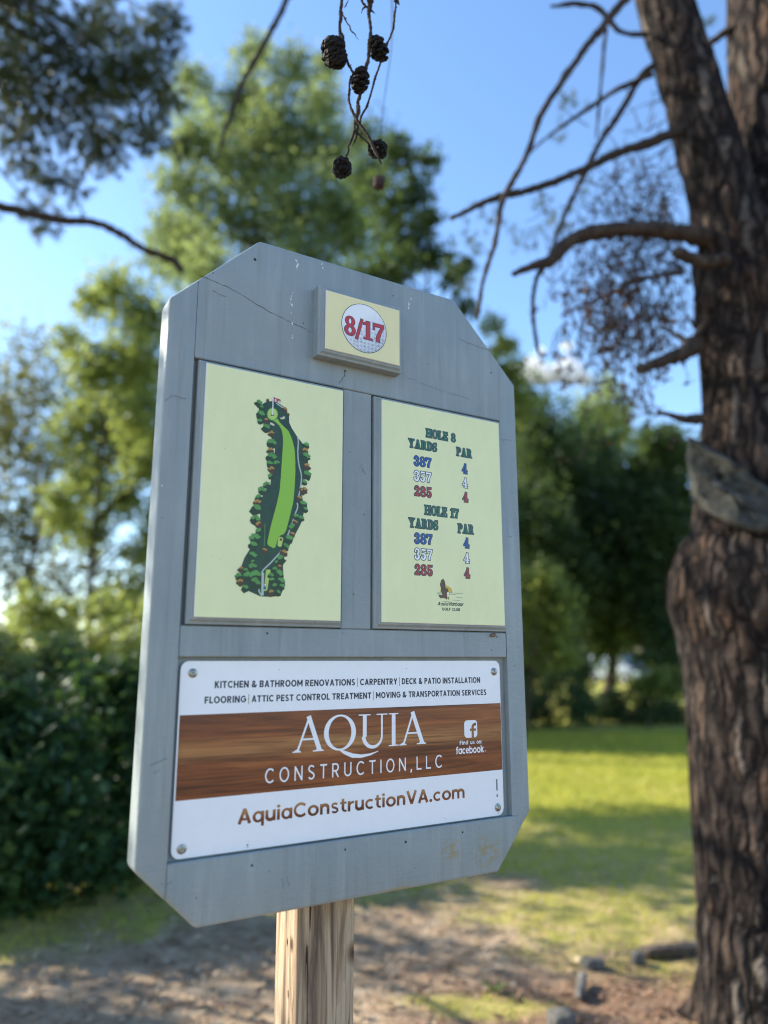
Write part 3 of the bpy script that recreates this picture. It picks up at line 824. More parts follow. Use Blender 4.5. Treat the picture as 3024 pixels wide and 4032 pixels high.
# number plaque
num = moulded_block('number_plaque', -0.1464, 0.3885, 0.0248, 0.5190, -0.0004, 0.0205, 0.0258, 0.0075)
num_face = thin_plate('face_board', -0.1355, 0.3992, 0.0165, 0.5085, 0.0255, 0.0286, [M_PLATE], num)
thin_plate('printed_sheet', -0.1349, 0.3998, 0.0159, 0.5079, 0.0284, 0.0290, [M_CREAM2], num, bevel=0)
H0 = 0.0290
def ball_mat():
    k = Mat('printed_golf_ball'); o = k.obj()
    # the printed picture of a ball: a pale disc, hexagonal dimples that grow stronger to the lower right
    mp = k.mapping(o, (1, 1, 0), (0, 0, 0))
    sep = k.node('ShaderNodeSeparateXYZ'); k.L(o, sep.inputs[0])
    dx = k.math('DIVIDE', k.math('SUBTRACT', sep.outputs[0], -0.0585), 0.0455); dy = k.math('DIVIDE', k.math('SUBTRACT', sep.outputs[1], 0.4543), 0.0455)
    r2 = k.math('ADD', k.math('MULTIPLY', dx, dx), k.math('MULTIPLY', dy, dy), clamp=True)
    z = k.math('SQRT', k.math('SUBTRACT', 1.02, r2))
    comb = k.node('ShaderNodeCombineXYZ')
    k.L(dx, comb.inputs[0]); k.L(dy, comb.inputs[1]); k.L(z, comb.inputs[2])
    vo = k.node('ShaderNodeTexVoronoi'); vo.inputs['Scale'].default_value = 6.2; vo.inputs['Randomness'].default_value = 0.35
    k.L(comb.outputs[0], vo.inputs['Vector'])
    lower = k.math('ADD', k.math('MULTIPLY', dx, 0.45), k.math('MULTIPLY', dy, -0.85))
    amt = k.math('MULTIPLY_ADD', lower, 0.55, 0.25, clamp=True)
    dim = k.math('MULTIPLY', k.math('SUBTRACT', 0.55, vo.outputs['Distance'], clamp=True), amt)
    col = k.mix(k.math('MULTIPLY', amt, 0.9), (0.82, 0.83, 0.84), (0.42, 0.46, 0.52))
    col = k.mix(k.math('MULTIPLY', dim, 3.0, clamp=True), col, (0.12, 0.15, 0.19))
    k.set('Base Color', col); k.set('Roughness', 0.4)
    return k.m
mb = MB()
cx, cy, rr = -0.0585, 0.4543, 0.0455
circ = lambda r, n=56: [(cx + r * cos(2 * pi * i / n), cy + r * sin(2 * pi * i / n)) for i in range(n)]
flat(mb, circ(rr + 0.0011), H0 + 0.00015, 0)
flat(mb, circ(rr), H0 + 0.0003, 1)
mb.build('golf_ball_print', [M_NAVY, ball_mat()], num, smooth=False)
mb = MB()
for off, hh, mm in ((0.0011, 0.00045, 0), (0.0, 0.0006, 1)):
    word(mb, '8', SLAB, -0.0990, -0.0768, 0.4348, 0.0350, H0 + hh, mm, off=off)
    word(mb, '/', SLAB, -0.0762, -0.0625, 0.4348, 0.0355, H0 + hh + 0.00004, mm, off=off)
    word(mb, '1', SLAB, -0.0605, -0.0428, 0.4345, 0.0345, H0 + hh, mm, off=off)
    word(mb, '7', SLAB, -0.0407, -0.0182, 0.4345, 0.0345, H0 + hh, mm, off=off)
mb.build('hole_numbers', [M_NAVY, M_RED2], num, smooth=False)

# map panel
mapp = moulded_block('map_panel', -0.3466, -0.0772, -0.0856, 0.3418, -0.0128, 0.0030, 0.0090, 0.0085)
thin_plate('face_board', -0.3368, -0.0668, -0.0908, 0.3352, 0.0088, 0.0116, [M_PLATE], mapp)
thin_plate('printed_sheet', -0.3362, -0.0662, -0.0914, 0.3346, 0.0114, 0.0120, [M_CREAM], mapp, bevel=0)
MAP = json.loads('''{"rough":[[-2405,2837],[-2333,2891],[-2240,2915],[-2136,2909],[-2040,2862],[-1980,2799],[-1930,2721],[-1921,2596],[-1876,2512],[-1776,2381],[-1666,2269],[-1586,2170],[-1547,1808],[-1659,1612],[-1693,1445],[-1652,1343],[-1619,1203],[-1622,1078],[-1660,914],[-1732,775],[-1821,601],[-1891,457],[-1943,350],[-1965,177],[-1951,8],[-1936,-160],[-1996,-298],[-2157,-322],[-2334,-321],[-2528,-248],[-2618,-179],[-2675,-35],[-2665,131],[-2619,267],[-2537,406],[-2453,497],[-2388,655],[-2377,827],[-2383,998],[-2380,1171],[-2341,1332],[-2220,1505],[-2215,1647],[-2210,1754],[-2178,1901],[-2165,2083],[-2178,2189],[-2228,2271],[-2277,2372],[-2345,2451],[-2442,2579],[-2465,2720]],"fairway":[[-2202,2621],[-2137,2629],[-2087,2568],[-2010,2508],[-1932,2447],[-1881,2354],[-1839,2242],[-1811,2136],[-1795,1956],[-1790,1776],[-1792,1577],[-1802,1397],[-1816,1235],[-1853,1071],[-1895,891],[-1928,766],[-1963,702],[-2027,674],[-2062,633],[-2087,545],[-2106,474],[-2138,458],[-2221,491],[-2247,531],[-2226,653],[-2196,810],[-2148,1006],[-2099,1203],[-2060,1419],[-2045,1652],[-2034,1958],[-2023,2213],[-2029,2340],[-2055,2445],[-2105,2519],[-2182,2570],[-2229,2584]],"green":[[-2139,2706],[-2141,2680],[-2149,2654],[-2163,2631],[-2180,2613],[-2201,2599],[-2224,2592],[-2246,2591],[-2268,2597],[-2286,2610],[-2301,2627],[-2310,2650],[-2314,2674],[-2312,2700],[-2304,2725],[-2291,2748],[-2274,2767],[-2253,2781],[-2230,2788],[-2207,2789],[-2186,2783],[-2167,2771],[-2153,2753],[-2143,2731]],"hole":[[-2193,2678],[-2197,2671],[-2209,2665],[-2226,2661],[-2243,2659],[-2255,2661],[-2260,2666],[-2255,2672],[-2243,2678],[-2227,2683],[-2210,2684],[-2197,2682]],"bunker":[[-2090,2659],[-2062,2655],[-2025,2689],[-2000,2684],[-1999,2657],[-2042,2631],[-2080,2633]],"bunker2":[[-2266,2537],[-2237,2542],[-2189,2523],[-2183,2500],[-2207,2492],[-2264,2510]],"tee":[[-2062,633],[-2041,648],[-1989,646],[-1974,623],[-1999,500],[-2021,486],[-2061,495],[-2071,520]],"tee2":[[-2252,108],[-2180,109],[-2176,79],[-2223,-208],[-2235,-231],[-2275,-233],[-2278,-195]],"paths":[[[-2164,2895],[-2097,2861],[-2019,2823]],[[-1766,2373],[-1748,2293],[-1754,2090],[-1728,1893],[-1677,1718],[-1686,1554],[-1719,1353]],[[-1745,1243],[-1733,1173],[-1777,1044],[-1829,880],[-1898,682]],[[-2001,431],[-2053,359],[-2175,222],[-2305,88],[-2320,20]],[[-2303,54],[-2303,-113],[-2299,-303]],[[-2365,-182],[-2354,-248],[-2308,-312]],[[-2296,835],[-2293,664],[-2296,476]]],"pole":[[-2226,3007],[-2224,2672]],"flag":[[-2219,2995],[-2176,2976],[-2129,2975],[-2096,2968],[-2074,2921],[-2118,2931],[-2155,2902],[-2216,2913]],"dots":[[-2015,607],[-2258,-135],[-2265,-187]],"bush":[[-2473,2831,70],[-2421,2764,55],[-2435,2638,90],[-2440,2525,55],[-2332,2435,82],[-2219,2183,98],[-2217,1949,94],[-2249,1829,66],[-2124,1852,70],[-2220,1629,59],[-2286,1470,74],[-2366,1373,82],[-2419,1254,63],[-2466,1055,102],[-2459,896,86],[-2390,698,70],[-2456,582,102],[-2487,469,78],[-2489,301,82],[-2473,210,43],[-2477,118,82],[-2593,73,43],[-2546,-19,86],[-2413,6,94],[-2701,-28,63],[-2429,-120,98],[-2596,-211,66],[-1607,2245,63],[-1612,2038,94],[-1581,1731,90],[-1620,1595,55],[-1639,1219,82],[-1604,1142,55],[-1757,1011,55],[-1661,985,59],[-1808,812,82],[-1873,614,82],[-1929,489,70],[-2005,285,82],[-2067,230,43],[-2034,37,86],[-2100,118,47],[-2144,-62,55],[-1997,-79,86],[-2091,-151,55],[-1973,-154,59],[-2042,-258,59],[-2168,12,59]],"brown":[[-2319,2919,31],[-2009,2807,59],[-1948,2743,31],[-2336,2554,63],[-2230,2352,66],[-2233,2054,74],[-2209,1740,74],[-2438,1165,74],[-2394,812,74],[-2293,405,59],[-2672,84,55],[-2672,-116,63],[-1620,2150,70],[-1584,1880,74],[-1632,1467,78],[-1714,1312,66],[-1773,912,51],[-1824,702,59],[-1963,391,70],[-2023,156,51],[-2150,-263,66]]}''')
H0 = 0.0120
sc4 = lambda L: [(p[0] / 1e4, p[1] / 1e4) for p in L]
M_ROUGH = plain('map_rough', (0.012, 0.05, 0.022), 0.45, var=0.25)
def fairway_mat():
    k = Mat('map_fairway'); o = k.obj()
    w = k.node('ShaderNodeTexWave'); w.inputs['Scale'].default_value = 170; w.bands_direction = 'DIAGONAL'
    k.L(k.mapping(o, (1, 1, 0)), w.inputs['Vector'])
    k.set('Base Color', k.mix(w.outputs['Fac'], (0.23, 0.47, 0.03), (0.27, 0.53, 0.04))); k.set('Roughness', 0.45)
    return k.m
MM = [M_ROUGH, fairway_mat(), plain('map_green', (0.42, 0.58, 0.12), 0.45, var=0.08), plain('map_path', (0.42, 0.50, 0.44), 0.45),
      plain('map_sand', (0.60, 0.57, 0.42), 0.45), plain('map_tree_dark', (0.012, 0.036, 0.008), 0.45), plain('map_tree_light', (0.085, 0.28, 0.05), 0.45, var=0.2),
      plain('map_autumn_dark', (0.06, 0.034, 0.010), 0.45), plain('map_autumn_light', (0.42, 0.22, 0.035), 0.45), M_WHITE, M_RED, M_BLUE, M_NAVY]
mb = MB()
flat(mb, sc4(MAP['rough']), H0 + 0.00012, 0)
fw = sc4(MAP['fairway'])
mbw = MB()
strip_mesh(mb, np.array(fw + fw[:1]), 0.0011, H0 + 0.00016, 5)
flat(mb, fw, H0 + 0.0002, 1)
gp = sc4(MAP['green']); gc = np.mean(gp, 0)
flat(mb, [tuple(gc + (np.array(p) - gc) * 1.14) for p in gp], H0 + 0.00024, 6)
flat(mb, gp, H0 + 0.00028, 2)
flat(mb, sc4(MAP['hole']), H0 + 0.00032, 5)
for kk in ('bunker', 'bunker2'): flat(mb, sc4(MAP[kk]), H0 + 0.00024, 4)
for kk in ('tee', 'tee2'):
    tp = sc4(MAP[kk]); strip_mesh(mb, np.array(tp + tp[:1]), 0.0009, H0 + 0.00026, 5)
    flat(mb, tp, H0 + 0.0003, 2)
for pth in MAP['paths'][:6]: strip_mesh(mb, spline(sc4(pth), 14), 0.0022, H0 + 0.00022, 3)
strip_mesh(mb, spline(sc4(MAP['paths'][4]), 14), 0.0040, H0 + 0.00026, 3)
strip_mesh(mb, spline(sc4(MAP['paths'][6]), 10), 0.0012, H0 + 0.00021, 6)
strip_mesh(mb, np.array(sc4(MAP['pole'])), 0.0016, H0 + 0.0007, 9)
flat(mb, sc4(MAP['flag']), H0 + 0.00066, 10)
for (u, v), mm in zip(sc4(MAP['dots']), (10, 9, 11)):
    for r_, z_, m_ in ((0.0023, 0.00034, 12), (0.0016, 0.00038, mm)):
        flat(mb, [(u + r_ * cos(i * pi / 6), v + r_ * sin(i * pi / 6)) for i in range(12)], H0 + z_, m_)
sans(mb, '8', -0.2196, -0.2163, 0.2912, 0.0052, H0 + 0.00072, 9, bold=0.02)
sans(mb, '17', -0.2139, -0.2085, 0.2892, 0.0052, H0 + 0.00072, 9, bold=0.02)
rs = random.Random(3)
def rag(cx_, cy_, rx, ry, n=11, rough=0.3):
    return [(cx_ + rx * (1 + rs.uniform(-rough, rough)) * cos(2 * pi * i / n), cy_ + ry * (1 + rs.uniform(-rough, rough)) * sin(2 * pi * i / n)) for i in range(n)]
zi = 0
for key, dk, lt in (('bush', 5, 6), ('brown', 7, 8)):
    for (x, y, r_) in MAP[key]:
        x, y, r_ = x / 1e4, y / 1e4, r_ / 1e4 * 0.92
        zi = (zi + 1) % 40
        z = H0 + 0.00036 + zi * 0.000005
        flat(mb, rag(x, y - r_ * 0.22, r_ * 1.0, r_ * 0.85), z, dk)
        for c_ in range(5):
            a_ = rs.uniform(0.1, pi - 0.1) if c_ else pi / 2
            s_l = 0.50 if key == 'bush' else 0.38
            flat(mb, rag(x + 0.52 * r_ * cos(a_) * (c_ > 0), y + 0.10 * r_ + 0.5 * r_ * sin(a_), r_ * s_l, r_ * s_l * 0.72, 8, 0.4), z + 0.00011 + c_ * 0.000021, lt)
mb.build('course_map', MM, mapp, smooth=False)

# yardage panel
yard = moulded_block('yardage_panel', -0.0228, -0.0772, 0.2722, 0.3418, -0.0128, 0.0030, 0.0090, 0.0085)
thin_plate('face_board', -0.0113, -0.0665, 0.2610, 0.3350, 0.0088, 0.0116, [M_PLATE], yard)
thin_plate('printed_sheet', -0.0107, -0.0659, 0.2604, 0.3344, 0.0114, 0.0120, [M_CREAM], yard, bevel=0)
mb = MB()
rows = [('HOLE 8', .0830, .1536, .2774, .0186, 1), ('YARDS', .0440, .1096, .2520, .0186, 1), ('PAR', .1530, .1918, .2514, .0190, 1),
        ('387', .0556, .0961, .2192, .0202, 2), ('4', .1657, .1800, .2184, .0215, 2), ('357', .0555, .0958, .1905, .0210, 3), ('4', .1657, .1800, .1907, .0210, 3),
        ('285', .0558, .0963, .1624, .0206, 4), ('4', .1656, .1805, .1626, .0212, 4),
        ('HOLE 17', .0780, .1571, .1294, .0196, 1), ('YARDS', .0434, .1097, .1030, .0192, 1), ('PAR', .1527, .1919, .1020, .0196, 1),
        ('387', .0552, .0962, .0748, .0204, 2), ('4', .1657, .1806, .0746, .0212, 2), ('357', .0551, .0961, .0458, .0216, 3), ('4', .1652, .1804, .0463, .0210, 3),
        ('285', .0552, .0964, .0180, .0208, 4), ('4', .1656, .1806, .0180, .0212, 4)]
for i, (t, a, b_, v, c, m) in enumerate(rows):
    ins = 0.0011
    word(mb, t, SLAB, a + ins, b_ - ins, v + ins, c - 2 * ins, H0 + 0.00015, 0, gap=0.06, off=0.0013)
    word(mb, t, SLAB, a + ins, b_ - ins, v + ins, c - 2 * ins, H0 + 0.0003, m, gap=0.06)
mb.build('yardage_lettering', [M_NAVY, M_GREEN, M_BLUE, M_WHITE, M_RED], yard, smooth=False)
# club emblem: eagle before a low sun over water
mb = MB()
su, sv, sr = 0.1252, -0.0100, 0.0138
flat(mb, [(su + sr * cos(pi * i / 16), sv + 0.92 * sr * sin(pi * i / 16)) for i in range(17)], H0 + 0.00015, 1)
strip_mesh(mb, np.array([(0.1040, -0.0099), (0.1335, -0.0100), (0.1624, -0.0101)]), 0.0006, H0 + 0.0002, 2)
for a, b_, v in ((0.1045, 0.1125, -0.0127), (0.1345, 0.147, -0.0130), (0.147, 0.161, -0.0180), (0.139, 0.155, -0.0232), (0.153, 0.163, -0.0287), (0.116, 0.130, -0.0262)):
    t = np.linspace(0, 1, 22)
    strip_mesh(mb, np.column_stack([a + (b_ - a) * t, v + 0.0006 * np.abs(np.sin(t * pi * 4))]), 0.00055, H0 + 0.0002, 2)
def eag(x, y): return (0.1044 + (x - 292) / 421 * 0.0580, -0.0098 - (y - 553) / 95 * 0.0112 + (x - 292) / 421 * 0.0035)
flat(mb, [eag(*p) for p in [(385, 350), (400, 350), (405, 370), (418, 385), (428, 440), (430, 500), (455, 492), (480, 540), (455, 560), (450, 590), (455, 640), (445, 672), (425, 655), (390, 645), (345, 650), (318, 615), (313, 592), (350, 595), (378, 605), (368, 575), (358, 545), (352, 480), (340, 440), (350, 405), (362, 370), (375, 365)]], H0 + 0.0003, 0)
flat(mb, [eag(*p) for p in [(452, 565), (470, 556), (485, 570), (482, 590), (465, 598), (452, 588)]], H0 + 0.00036, 4)
flat(mb, [eag(*p) for p in [(483, 572), (495, 585), (490, 606), (482, 592)]], H0 + 0.00036, 2)
flat(mb, [eag(*p) for p in [(455, 640), (475, 625), (490, 645), (480, 655), (488, 672), (465, 672)]], H0 + 0.00034, 5)
word(mb, 'Aquia', SCRIPT, 0.1056, 0.1280, -0.0333, 0.0062, H0 + 0.0002, 3, gap=0.16)
word(mb, 'Harbour', SCRIPT, 0.1302, 0.1622, -0.0331, 0.0068, H0 + 0.0002, 3)
strip_mesh(mb, spline([(0.1290, -0.0272), (0.1305, -0.0263), (0.1322, -0.0268), (0.1316, -0.0300), (0.1302, -0.0334)], 14), 0.0006, H0 + 0.00024, 3)
word(mb, 'GOLF CLUB', BOLD, 0.1147, 0.1552, -0.0424, 0.0052, H0 + 0.0002, 3, gap=0.12)
mb.build('club_emblem', [plain('eagle_brown', (0.10, 0.05, 0.022), 0.4, var=0.3), plain('sun_yellow', (0.60, 0.42, 0.04), 0.4), plain('water_teal', (0.03, 0.15, 0.15), 0.4), M_BLACK, M_WHITE, plain('talon_ochre', (0.3, 0.22, 0.06), 0.4)], yard, smooth=False)

# sponsor plate
HS = -0.0070
plate = thin_plate('advert_plate', -0.3472, -0.4072, 0.2598, -0.1314, -0.0092, HS, [M_PLATE], sign, rad=0.012)
mb = MB()
flat(mb, rect(-0.3450, -0.3285, 0.2592, -0.2094), HS + 0.00015)
mb.build('wood_grain_band', [M_WOODPRINT], plate, smooth=False)
mb = MB()
T1 = dict(bold=0.030)
for t, a, b_ in (('KITCHEN & BATHROOM RENOVATIONS', -0.2942, -0.0524), ('CARPENTRY', -0.0430, 0.0310), ('DECK & PATIO INSTALLATION', 0.0403, 0.2124)):
    word(mb, t, BOLD, a, b_, -0.1716, 0.0104, HS + 0.00015, 0, gap=0.105, space=0.30)
for t, a, b_ in (('FLOORING', -0.3088, -0.2437), ('ATTIC PEST CONTROL TREATMENT', -0.2346, -0.0211), ('MOVING & TRANSPORTATION SERVICES', -0.0119, 0.2264)):
    word(mb, t, BOLD, a, b_, -0.1938, 0.0101, HS + 0.00015, 0, gap=0.105, space=0.30)
for u, v in ((-0.0476, -0.1665), (0.0355, -0.1665), (-0.2394, -0.1890), (-0.0168, -0.1890)):
    flat(mb, rect(u - 0.0006, v - 0.0075, u + 0.0006, v + 0.0075), HS + 0.00015, 1)
for v0, v1 in ((-0.3640, -0.3442), (-0.3752, -0.3707)):
    flat(mb, rect(0.2438, v0, 0.2466, v1), HS + 0.00015, 2)
mb.build('services_lettering', [M_NAVY, M_TAN, plain('faded_grey_ink', (0.06, 0.09, 0.11), 0.5)], plate, smooth=False)
mb = MB()
cap, base = 0.0540, -0.2733
word(mb, 'A', ROMAN, -0.1639, -0.1091, base, cap, HS + 0.0003)
word(mb, 'Q', ROMAN, -0.1093, -0.0501, base, cap, HS + 0.0003)
word(mb, 'U', ROMAN, -0.0452, 0.0106, base, cap, HS + 0.00034)
word(mb, 'I', ROMAN, 0.0136, 0.0328, base, cap, HS + 0.0003)
word(mb, 'A', ROMAN, 0.0347, 0.0896, base, cap, HS + 0.0003)
word(mb, 'CONSTRUCTION,LLC', THIN, -0.2087, 0.1234, -0.3154, 0.0217, HS + 0.0003, 0, gap=0.47)
mb.build('company_name', [M_WHITE], plate, smooth=False)
mb = MB()
word(mb, 'AquiaConstructionVA.com', GEO, -0.2502, 0.1712, -0.3700, 0.0215, HS + 0.00015, 0, gap=0.075)
mb.build('web_address', [M_WOODPRINT], plate, smooth=False)
# social media mark: rounded square with a cut-out letter, two lines under it
mb = MB()
c_, r_ = (0.1880, -0.2530), 0.0062
pts = []
for x_, y_, a0 in ((0.2028, -0.2681, -90), (0.2028, -0.2377, 0), (0.1734, -0.2377, 90), (0.1734, -0.2681, 180)):
    ox = x_ - r_ if x_ > c_[0] else x_ + r_; oy = y_ - r_ if y_ > c_[1] else y_ + r_
    pts += [(ox + r_ * cos(R(a0 + 15 * i)), oy + r_ * sin(R(a0 + 15 * i))) for i in range(7)]
flat(mb, pts, HS + 0.0003, 0)
fg = [p_path((.50, -.02, .19), (.50, .68, .19)), p_arc(.71, .68, .21, .21, 180, 95, .19, .19), p_rect(.66, .80, .80, .985), p_rect(.27, .44, .78, .60)]
fm = lambda P: [(0.1788 + x * 0.0270, -0.2680 + y * 0.0258) for x, y in P]
union_mesh(mb, [([fm(p) for p in faces_of(pc, 0)[0]], []) for pc in fg], HS + 0.00045, 1)
word(mb, 'Find', LOW, 0.1626, 0.1812, -0.2795, 0.0070, HS + 0.0003, gap=0.12)
word(mb, 'us', LOW, 0.1866, 0.1962, -0.2795, 0.0070, HS + 0.0003, gap=0.12)
word(mb, 'on:', LOW, 0.2006, 0.2128, -0.2795, 0.0070, HS + 0.0003, gap=0.12)
word(mb, 'facebook', LOW, 0.1540, 0.2170, -0.2952, 0.0130, HS + 0.0003, gap=0.06)
sans(mb, '\u00ae', 0.2190, 0.2222, -0.2948, 0.0032, HS + 0.0003, 0)
mb.build('social_media_mark', [M_WHITE, M_WOODPRINT], plate, smooth=False)
# screws: washer, domed head, star recess
def screw(u, v, rot):
    mb = MB()
    prof = [(0.0, 0.0006), (0.0016, 0.0006), (0.0020, 0.0030), (0.0034, 0.0031), (0.0044, 0.0024), (0.0048, 0.0012), (0.0056, 0.0011), (0.0068, 0.0008), (0.0071, 0.0)]
    k = 24; a = np.linspace(0, 2 * pi, k, endpoint=False) + rot
    vv = []
    for i, (r, z) in enumerate(prof):
        s = 1 + (0.22 * np.cos(6 * (a - rot)) if i in (1, 2) else 0)
        vv.append(np.column_stack([r * s * np.cos(a), r * s * np.sin(a), np.full(k, z)]))
    mb.add(np.vstack(vv), [[i * k + (j + 1) % k, i * k + j, (i + 1) * k + j, (i + 1) * k + (j + 1) % k][::-1] for i in range(len(prof) - 1) for j in range(k)])
    o = mb.build('screw', [M_STEEL], plate, smooth=True, loc=(u, v, HS + 0.0001))
    o.rotation_euler = (RNG.normal() * 0.06, RNG.normal() * 0.06, 0)
    return o
for u, v in ((-0.3288, -0.1490), (0.2454, -0.1514), (-0.3322, -0.3944), (0.2462, -0.3932)): screw(u, v, RNG.random())
# grime specks along the plate's lower lip
marks(plate, dots=[(-0.2335, -0.4005, 0.0012), (-0.2335, -0.4035, 0.0007), (-0.2325, -0.396, 0.0005), (-0.19, -0.145, 0.0006), (0.05, -0.145, 0.0007), (-0.05, -0.185, 0.0006), (-0.245, -0.36, 0.0007)],
      cracks=[([(0.2465, -0.399), (0.247, -0.405)], 0.0005), ([(0.13, -0.404), (0.125, -0.397)], 0.0004)], h=HS + 0.0006)

# ================================================================== ground
def smooth(a, b, x):
    t = np.clip((x - a) / (b - a), 0, 1); return t * t * (3 - 2 * t)
def grass_mask(x, y):
    p = np.stack([x, y, 0 * x], -1)
    n = fbm(p * 1.1, 4, 11) - 0.5
    n2 = fbm(p * 4.5, 3, 5) - 0.5
    edge = np.where(x < 0.3, 4.55 + (x + 1.5) * 0.42, 5.1 - 0.95 * smooth(0.5, 1.6, x))
    gm = smooth(-0.55, 0.55, y - edge + n * 2.2 + n2 * 0.8)
    patch = np.exp(-(((x - 0.42) / 0.42) ** 2 + ((y - 3.62) / 0.14) ** 2)) + 0.8 * np.exp(-(((x - 0.15) / 0.2) ** 2 + ((y - 3.1) / 0.1) ** 2))
    return np.clip(np.maximum(gm, smooth(0.3, 0.75, patch + n2 * 0.6)), 0, 1)
def mulch_mask(x, y):
    p = np.stack([x, y, 0 * x], -1)
    n = fbm(p * 2.0, 3, 21) - 0.5
    return smooth(-0.3, 0.3, (3.95 + 0.25 * smooth(0.6, 1.6, x)) - y + n * 0.5) * smooth(-0.1, 0.5, x + n * 0.6)
def height(x, y):
    p = np.stack([x, y, 0 * x], -1)
    return (fbm(p * 1.4, 3, 31) - 0.5) * 0.05 * smooth(1.5, 2.5, y) + (fbm(p * 9, 2, 41) - 0.5) * 0.018
gx = np.concatenate([-np.geomspace(420, 5.2, 24), np.linspace(-5, 7, 241), np.geomspace(7.2, 420, 24)])
gy = np.concatenate([-np.geomspace(200, 1.2, 12), np.linspace(-1, 17, 361), np.geomspace(17.2, 900, 30)])
GX, GY = np.meshgrid(gx, gy)
GZ = height(GX, GY)
mb = MB()
nx, ny = len(gx), len(gy)
ii = np.arange(ny - 1)[:, None] * nx + np.arange(nx - 1)[None, :]
mb.add(np.stack([GX, GY, GZ], -1).reshape(-1, 3), np.stack([ii, ii + 1, ii + nx + 1, ii + nx], -1).reshape(-1, 4))
k = Mat('ground'); o = k.obj()
ag = k.node('ShaderNodeAttribute', attribute_name='grass').outputs['Fac']
am = k.node('ShaderNodeAttribute', attribute_name='mulch').outputs['Fac']
n_big = k.noise(o, 0.8, 4); n_mid = k.noise(o, 6, 5, 0.65); n_fine = k.noise(o, 42, 4, 0.7)
dirt = k.ramp(n_mid, [(0.3, (0.20, 0.142, 0.090)), (0.5, (0.35, 0.255, 0.165)), (0.72, (0.47, 0.37, 0.265))])
mul = k.ramp(n_fine, [(0.32, (0.08, 0.048, 0.032)), (0.5, (0.22, 0.135, 0.085)), (0.7, (0.38, 0.26, 0.18))])
lawn = k.ramp(n_mid, [(0.3, (0.21, 0.245, 0.034)), (0.5, (0.33, 0.345, 0.055)), (0.7, (0.45, 0.39, 0.11))])
py_ = k.node('ShaderNodeSeparateXYZ'); k.L(o, py_.inputs[0])
dry = k.math('MULTIPLY', k.math('MULTIPLY_ADD', py_.outputs[0], 1.0, 0.2, clamp=True), k.math('MULTIPLY', k.math('DIVIDE', k.math('SUBTRACT', 8.5, py_.outputs[1]), 3.5, clamp=True), k.math('MULTIPLY_ADD', n_mid, 2.2, -0.55, clamp=True), clamp=True), clamp=True)
lawn = k.mix(dry, lawn, (0.42, 0.32, 0.13))
lawn = k.mix(k.ramp(n_big, [(0.42, (0, 0, 0)), (0.66, (0.55, 0.55, 0.55))]), lawn, (0.40, 0.31, 0.12))
c = k.mix(am, dirt, mul)
c = k.mix(ag, c, lawn)
c = k.mix(k.math('MULTIPLY', n_fine, 0.35), c, (0.10, 0.08, 0.05))
k.set('Base Color', c); k.set('Roughness', 0.95); k.set('Specular IOR Level', 0.1)
k.bump(n_fine, 0.6, 0.03)
ground = mb.build('ground', [k.m])
me = ground.data
for nm, fn in (('grass', grass_mask), ('mulch', mulch_mask)):
    a = me.attributes.new(nm, 'FLOAT', 'POINT'); a.data.foreach_set('value', fn(GX, GY).ravel().astype(np.float32))
tag(ground, 'bare dirt path, reddish mulch and lawn', kind='structure')

def scatter(n, xr, yr, keep):
    y = RNG.uniform(yr[0], yr[1], n); x = RNG.uniform(xr[0], xr[1], n)
    m = keep(x, y); x, y = x[m], y[m]
    return np.column_stack([x, y, height(x, y)])
# grass blades
in_view = lambda x, y: np.abs(x) < 0.56 * y + 0.4
pts = scatter(150000, (-4, 9), (2.9, 16), lambda x, y: in_view(x, y) & (RNG.random(len(x)) < grass_mask(x, y) ** 1.5 * np.where(y > 7.5, 1, 0.45)))
n = len(pts); hgt = RNG.uniform(0.025, 0.07, (n, 1)) * np.where(pts[:, 1:2] > 5.5, 1.0, 0.8)
lean = np.column_stack([RNG.normal(size=(n, 2)) * 0.5, np.ones(n)])
side = np.column_stack([RNG.normal(size=(n, 2)), np.zeros(n)]); side /= np.linalg.norm(side, axis=1)[:, None]
w = 0.0028 + 0.0006 * pts[:, 1:2]
v = np.stack([pts - side * w, pts + side * w, pts + lean * hgt], 1)
mb = MB(); mb.add(v.reshape(-1, 3), np.arange(n)[:, None] * 3 + np.array([0, 1, 2]))
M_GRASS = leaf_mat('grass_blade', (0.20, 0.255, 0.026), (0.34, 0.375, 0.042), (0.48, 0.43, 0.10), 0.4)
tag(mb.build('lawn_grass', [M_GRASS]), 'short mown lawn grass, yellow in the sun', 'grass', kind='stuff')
# fallen leaves and bark chips
pts = scatter(16000, (-3, 3.2), (2.6, 6.5), lambda x, y: in_view(x, y) & (RNG.random(len(x)) > grass_mask(x, y) * 0.9))
mb = MB()
n = len(pts); m = mulch_mask(pts[:, 0], pts[:, 1]) > RNG.random(n)
pts[:, 2] += RNG.uniform(0.006, 0.02, n)
leaves(mb, pts[m], 0.020, up_bias=1.2, m=0, aspect=0.35); leaves(mb, pts[~m][::2], 0.020, up_bias=1.5, m=1, aspect=0.5)
M_CHIPS = leaf_mat('bark_chip', (0.09, 0.045, 0.028), (0.25, 0.13, 0.075), (0.46, 0.30, 0.20), 0.0, 0.9)
M_LITTER = leaf_mat('dry_leaf', (0.16, 0.11, 0.065), (0.33, 0.25, 0.16), (0.48, 0.38, 0.26), 0.1, 0.9)
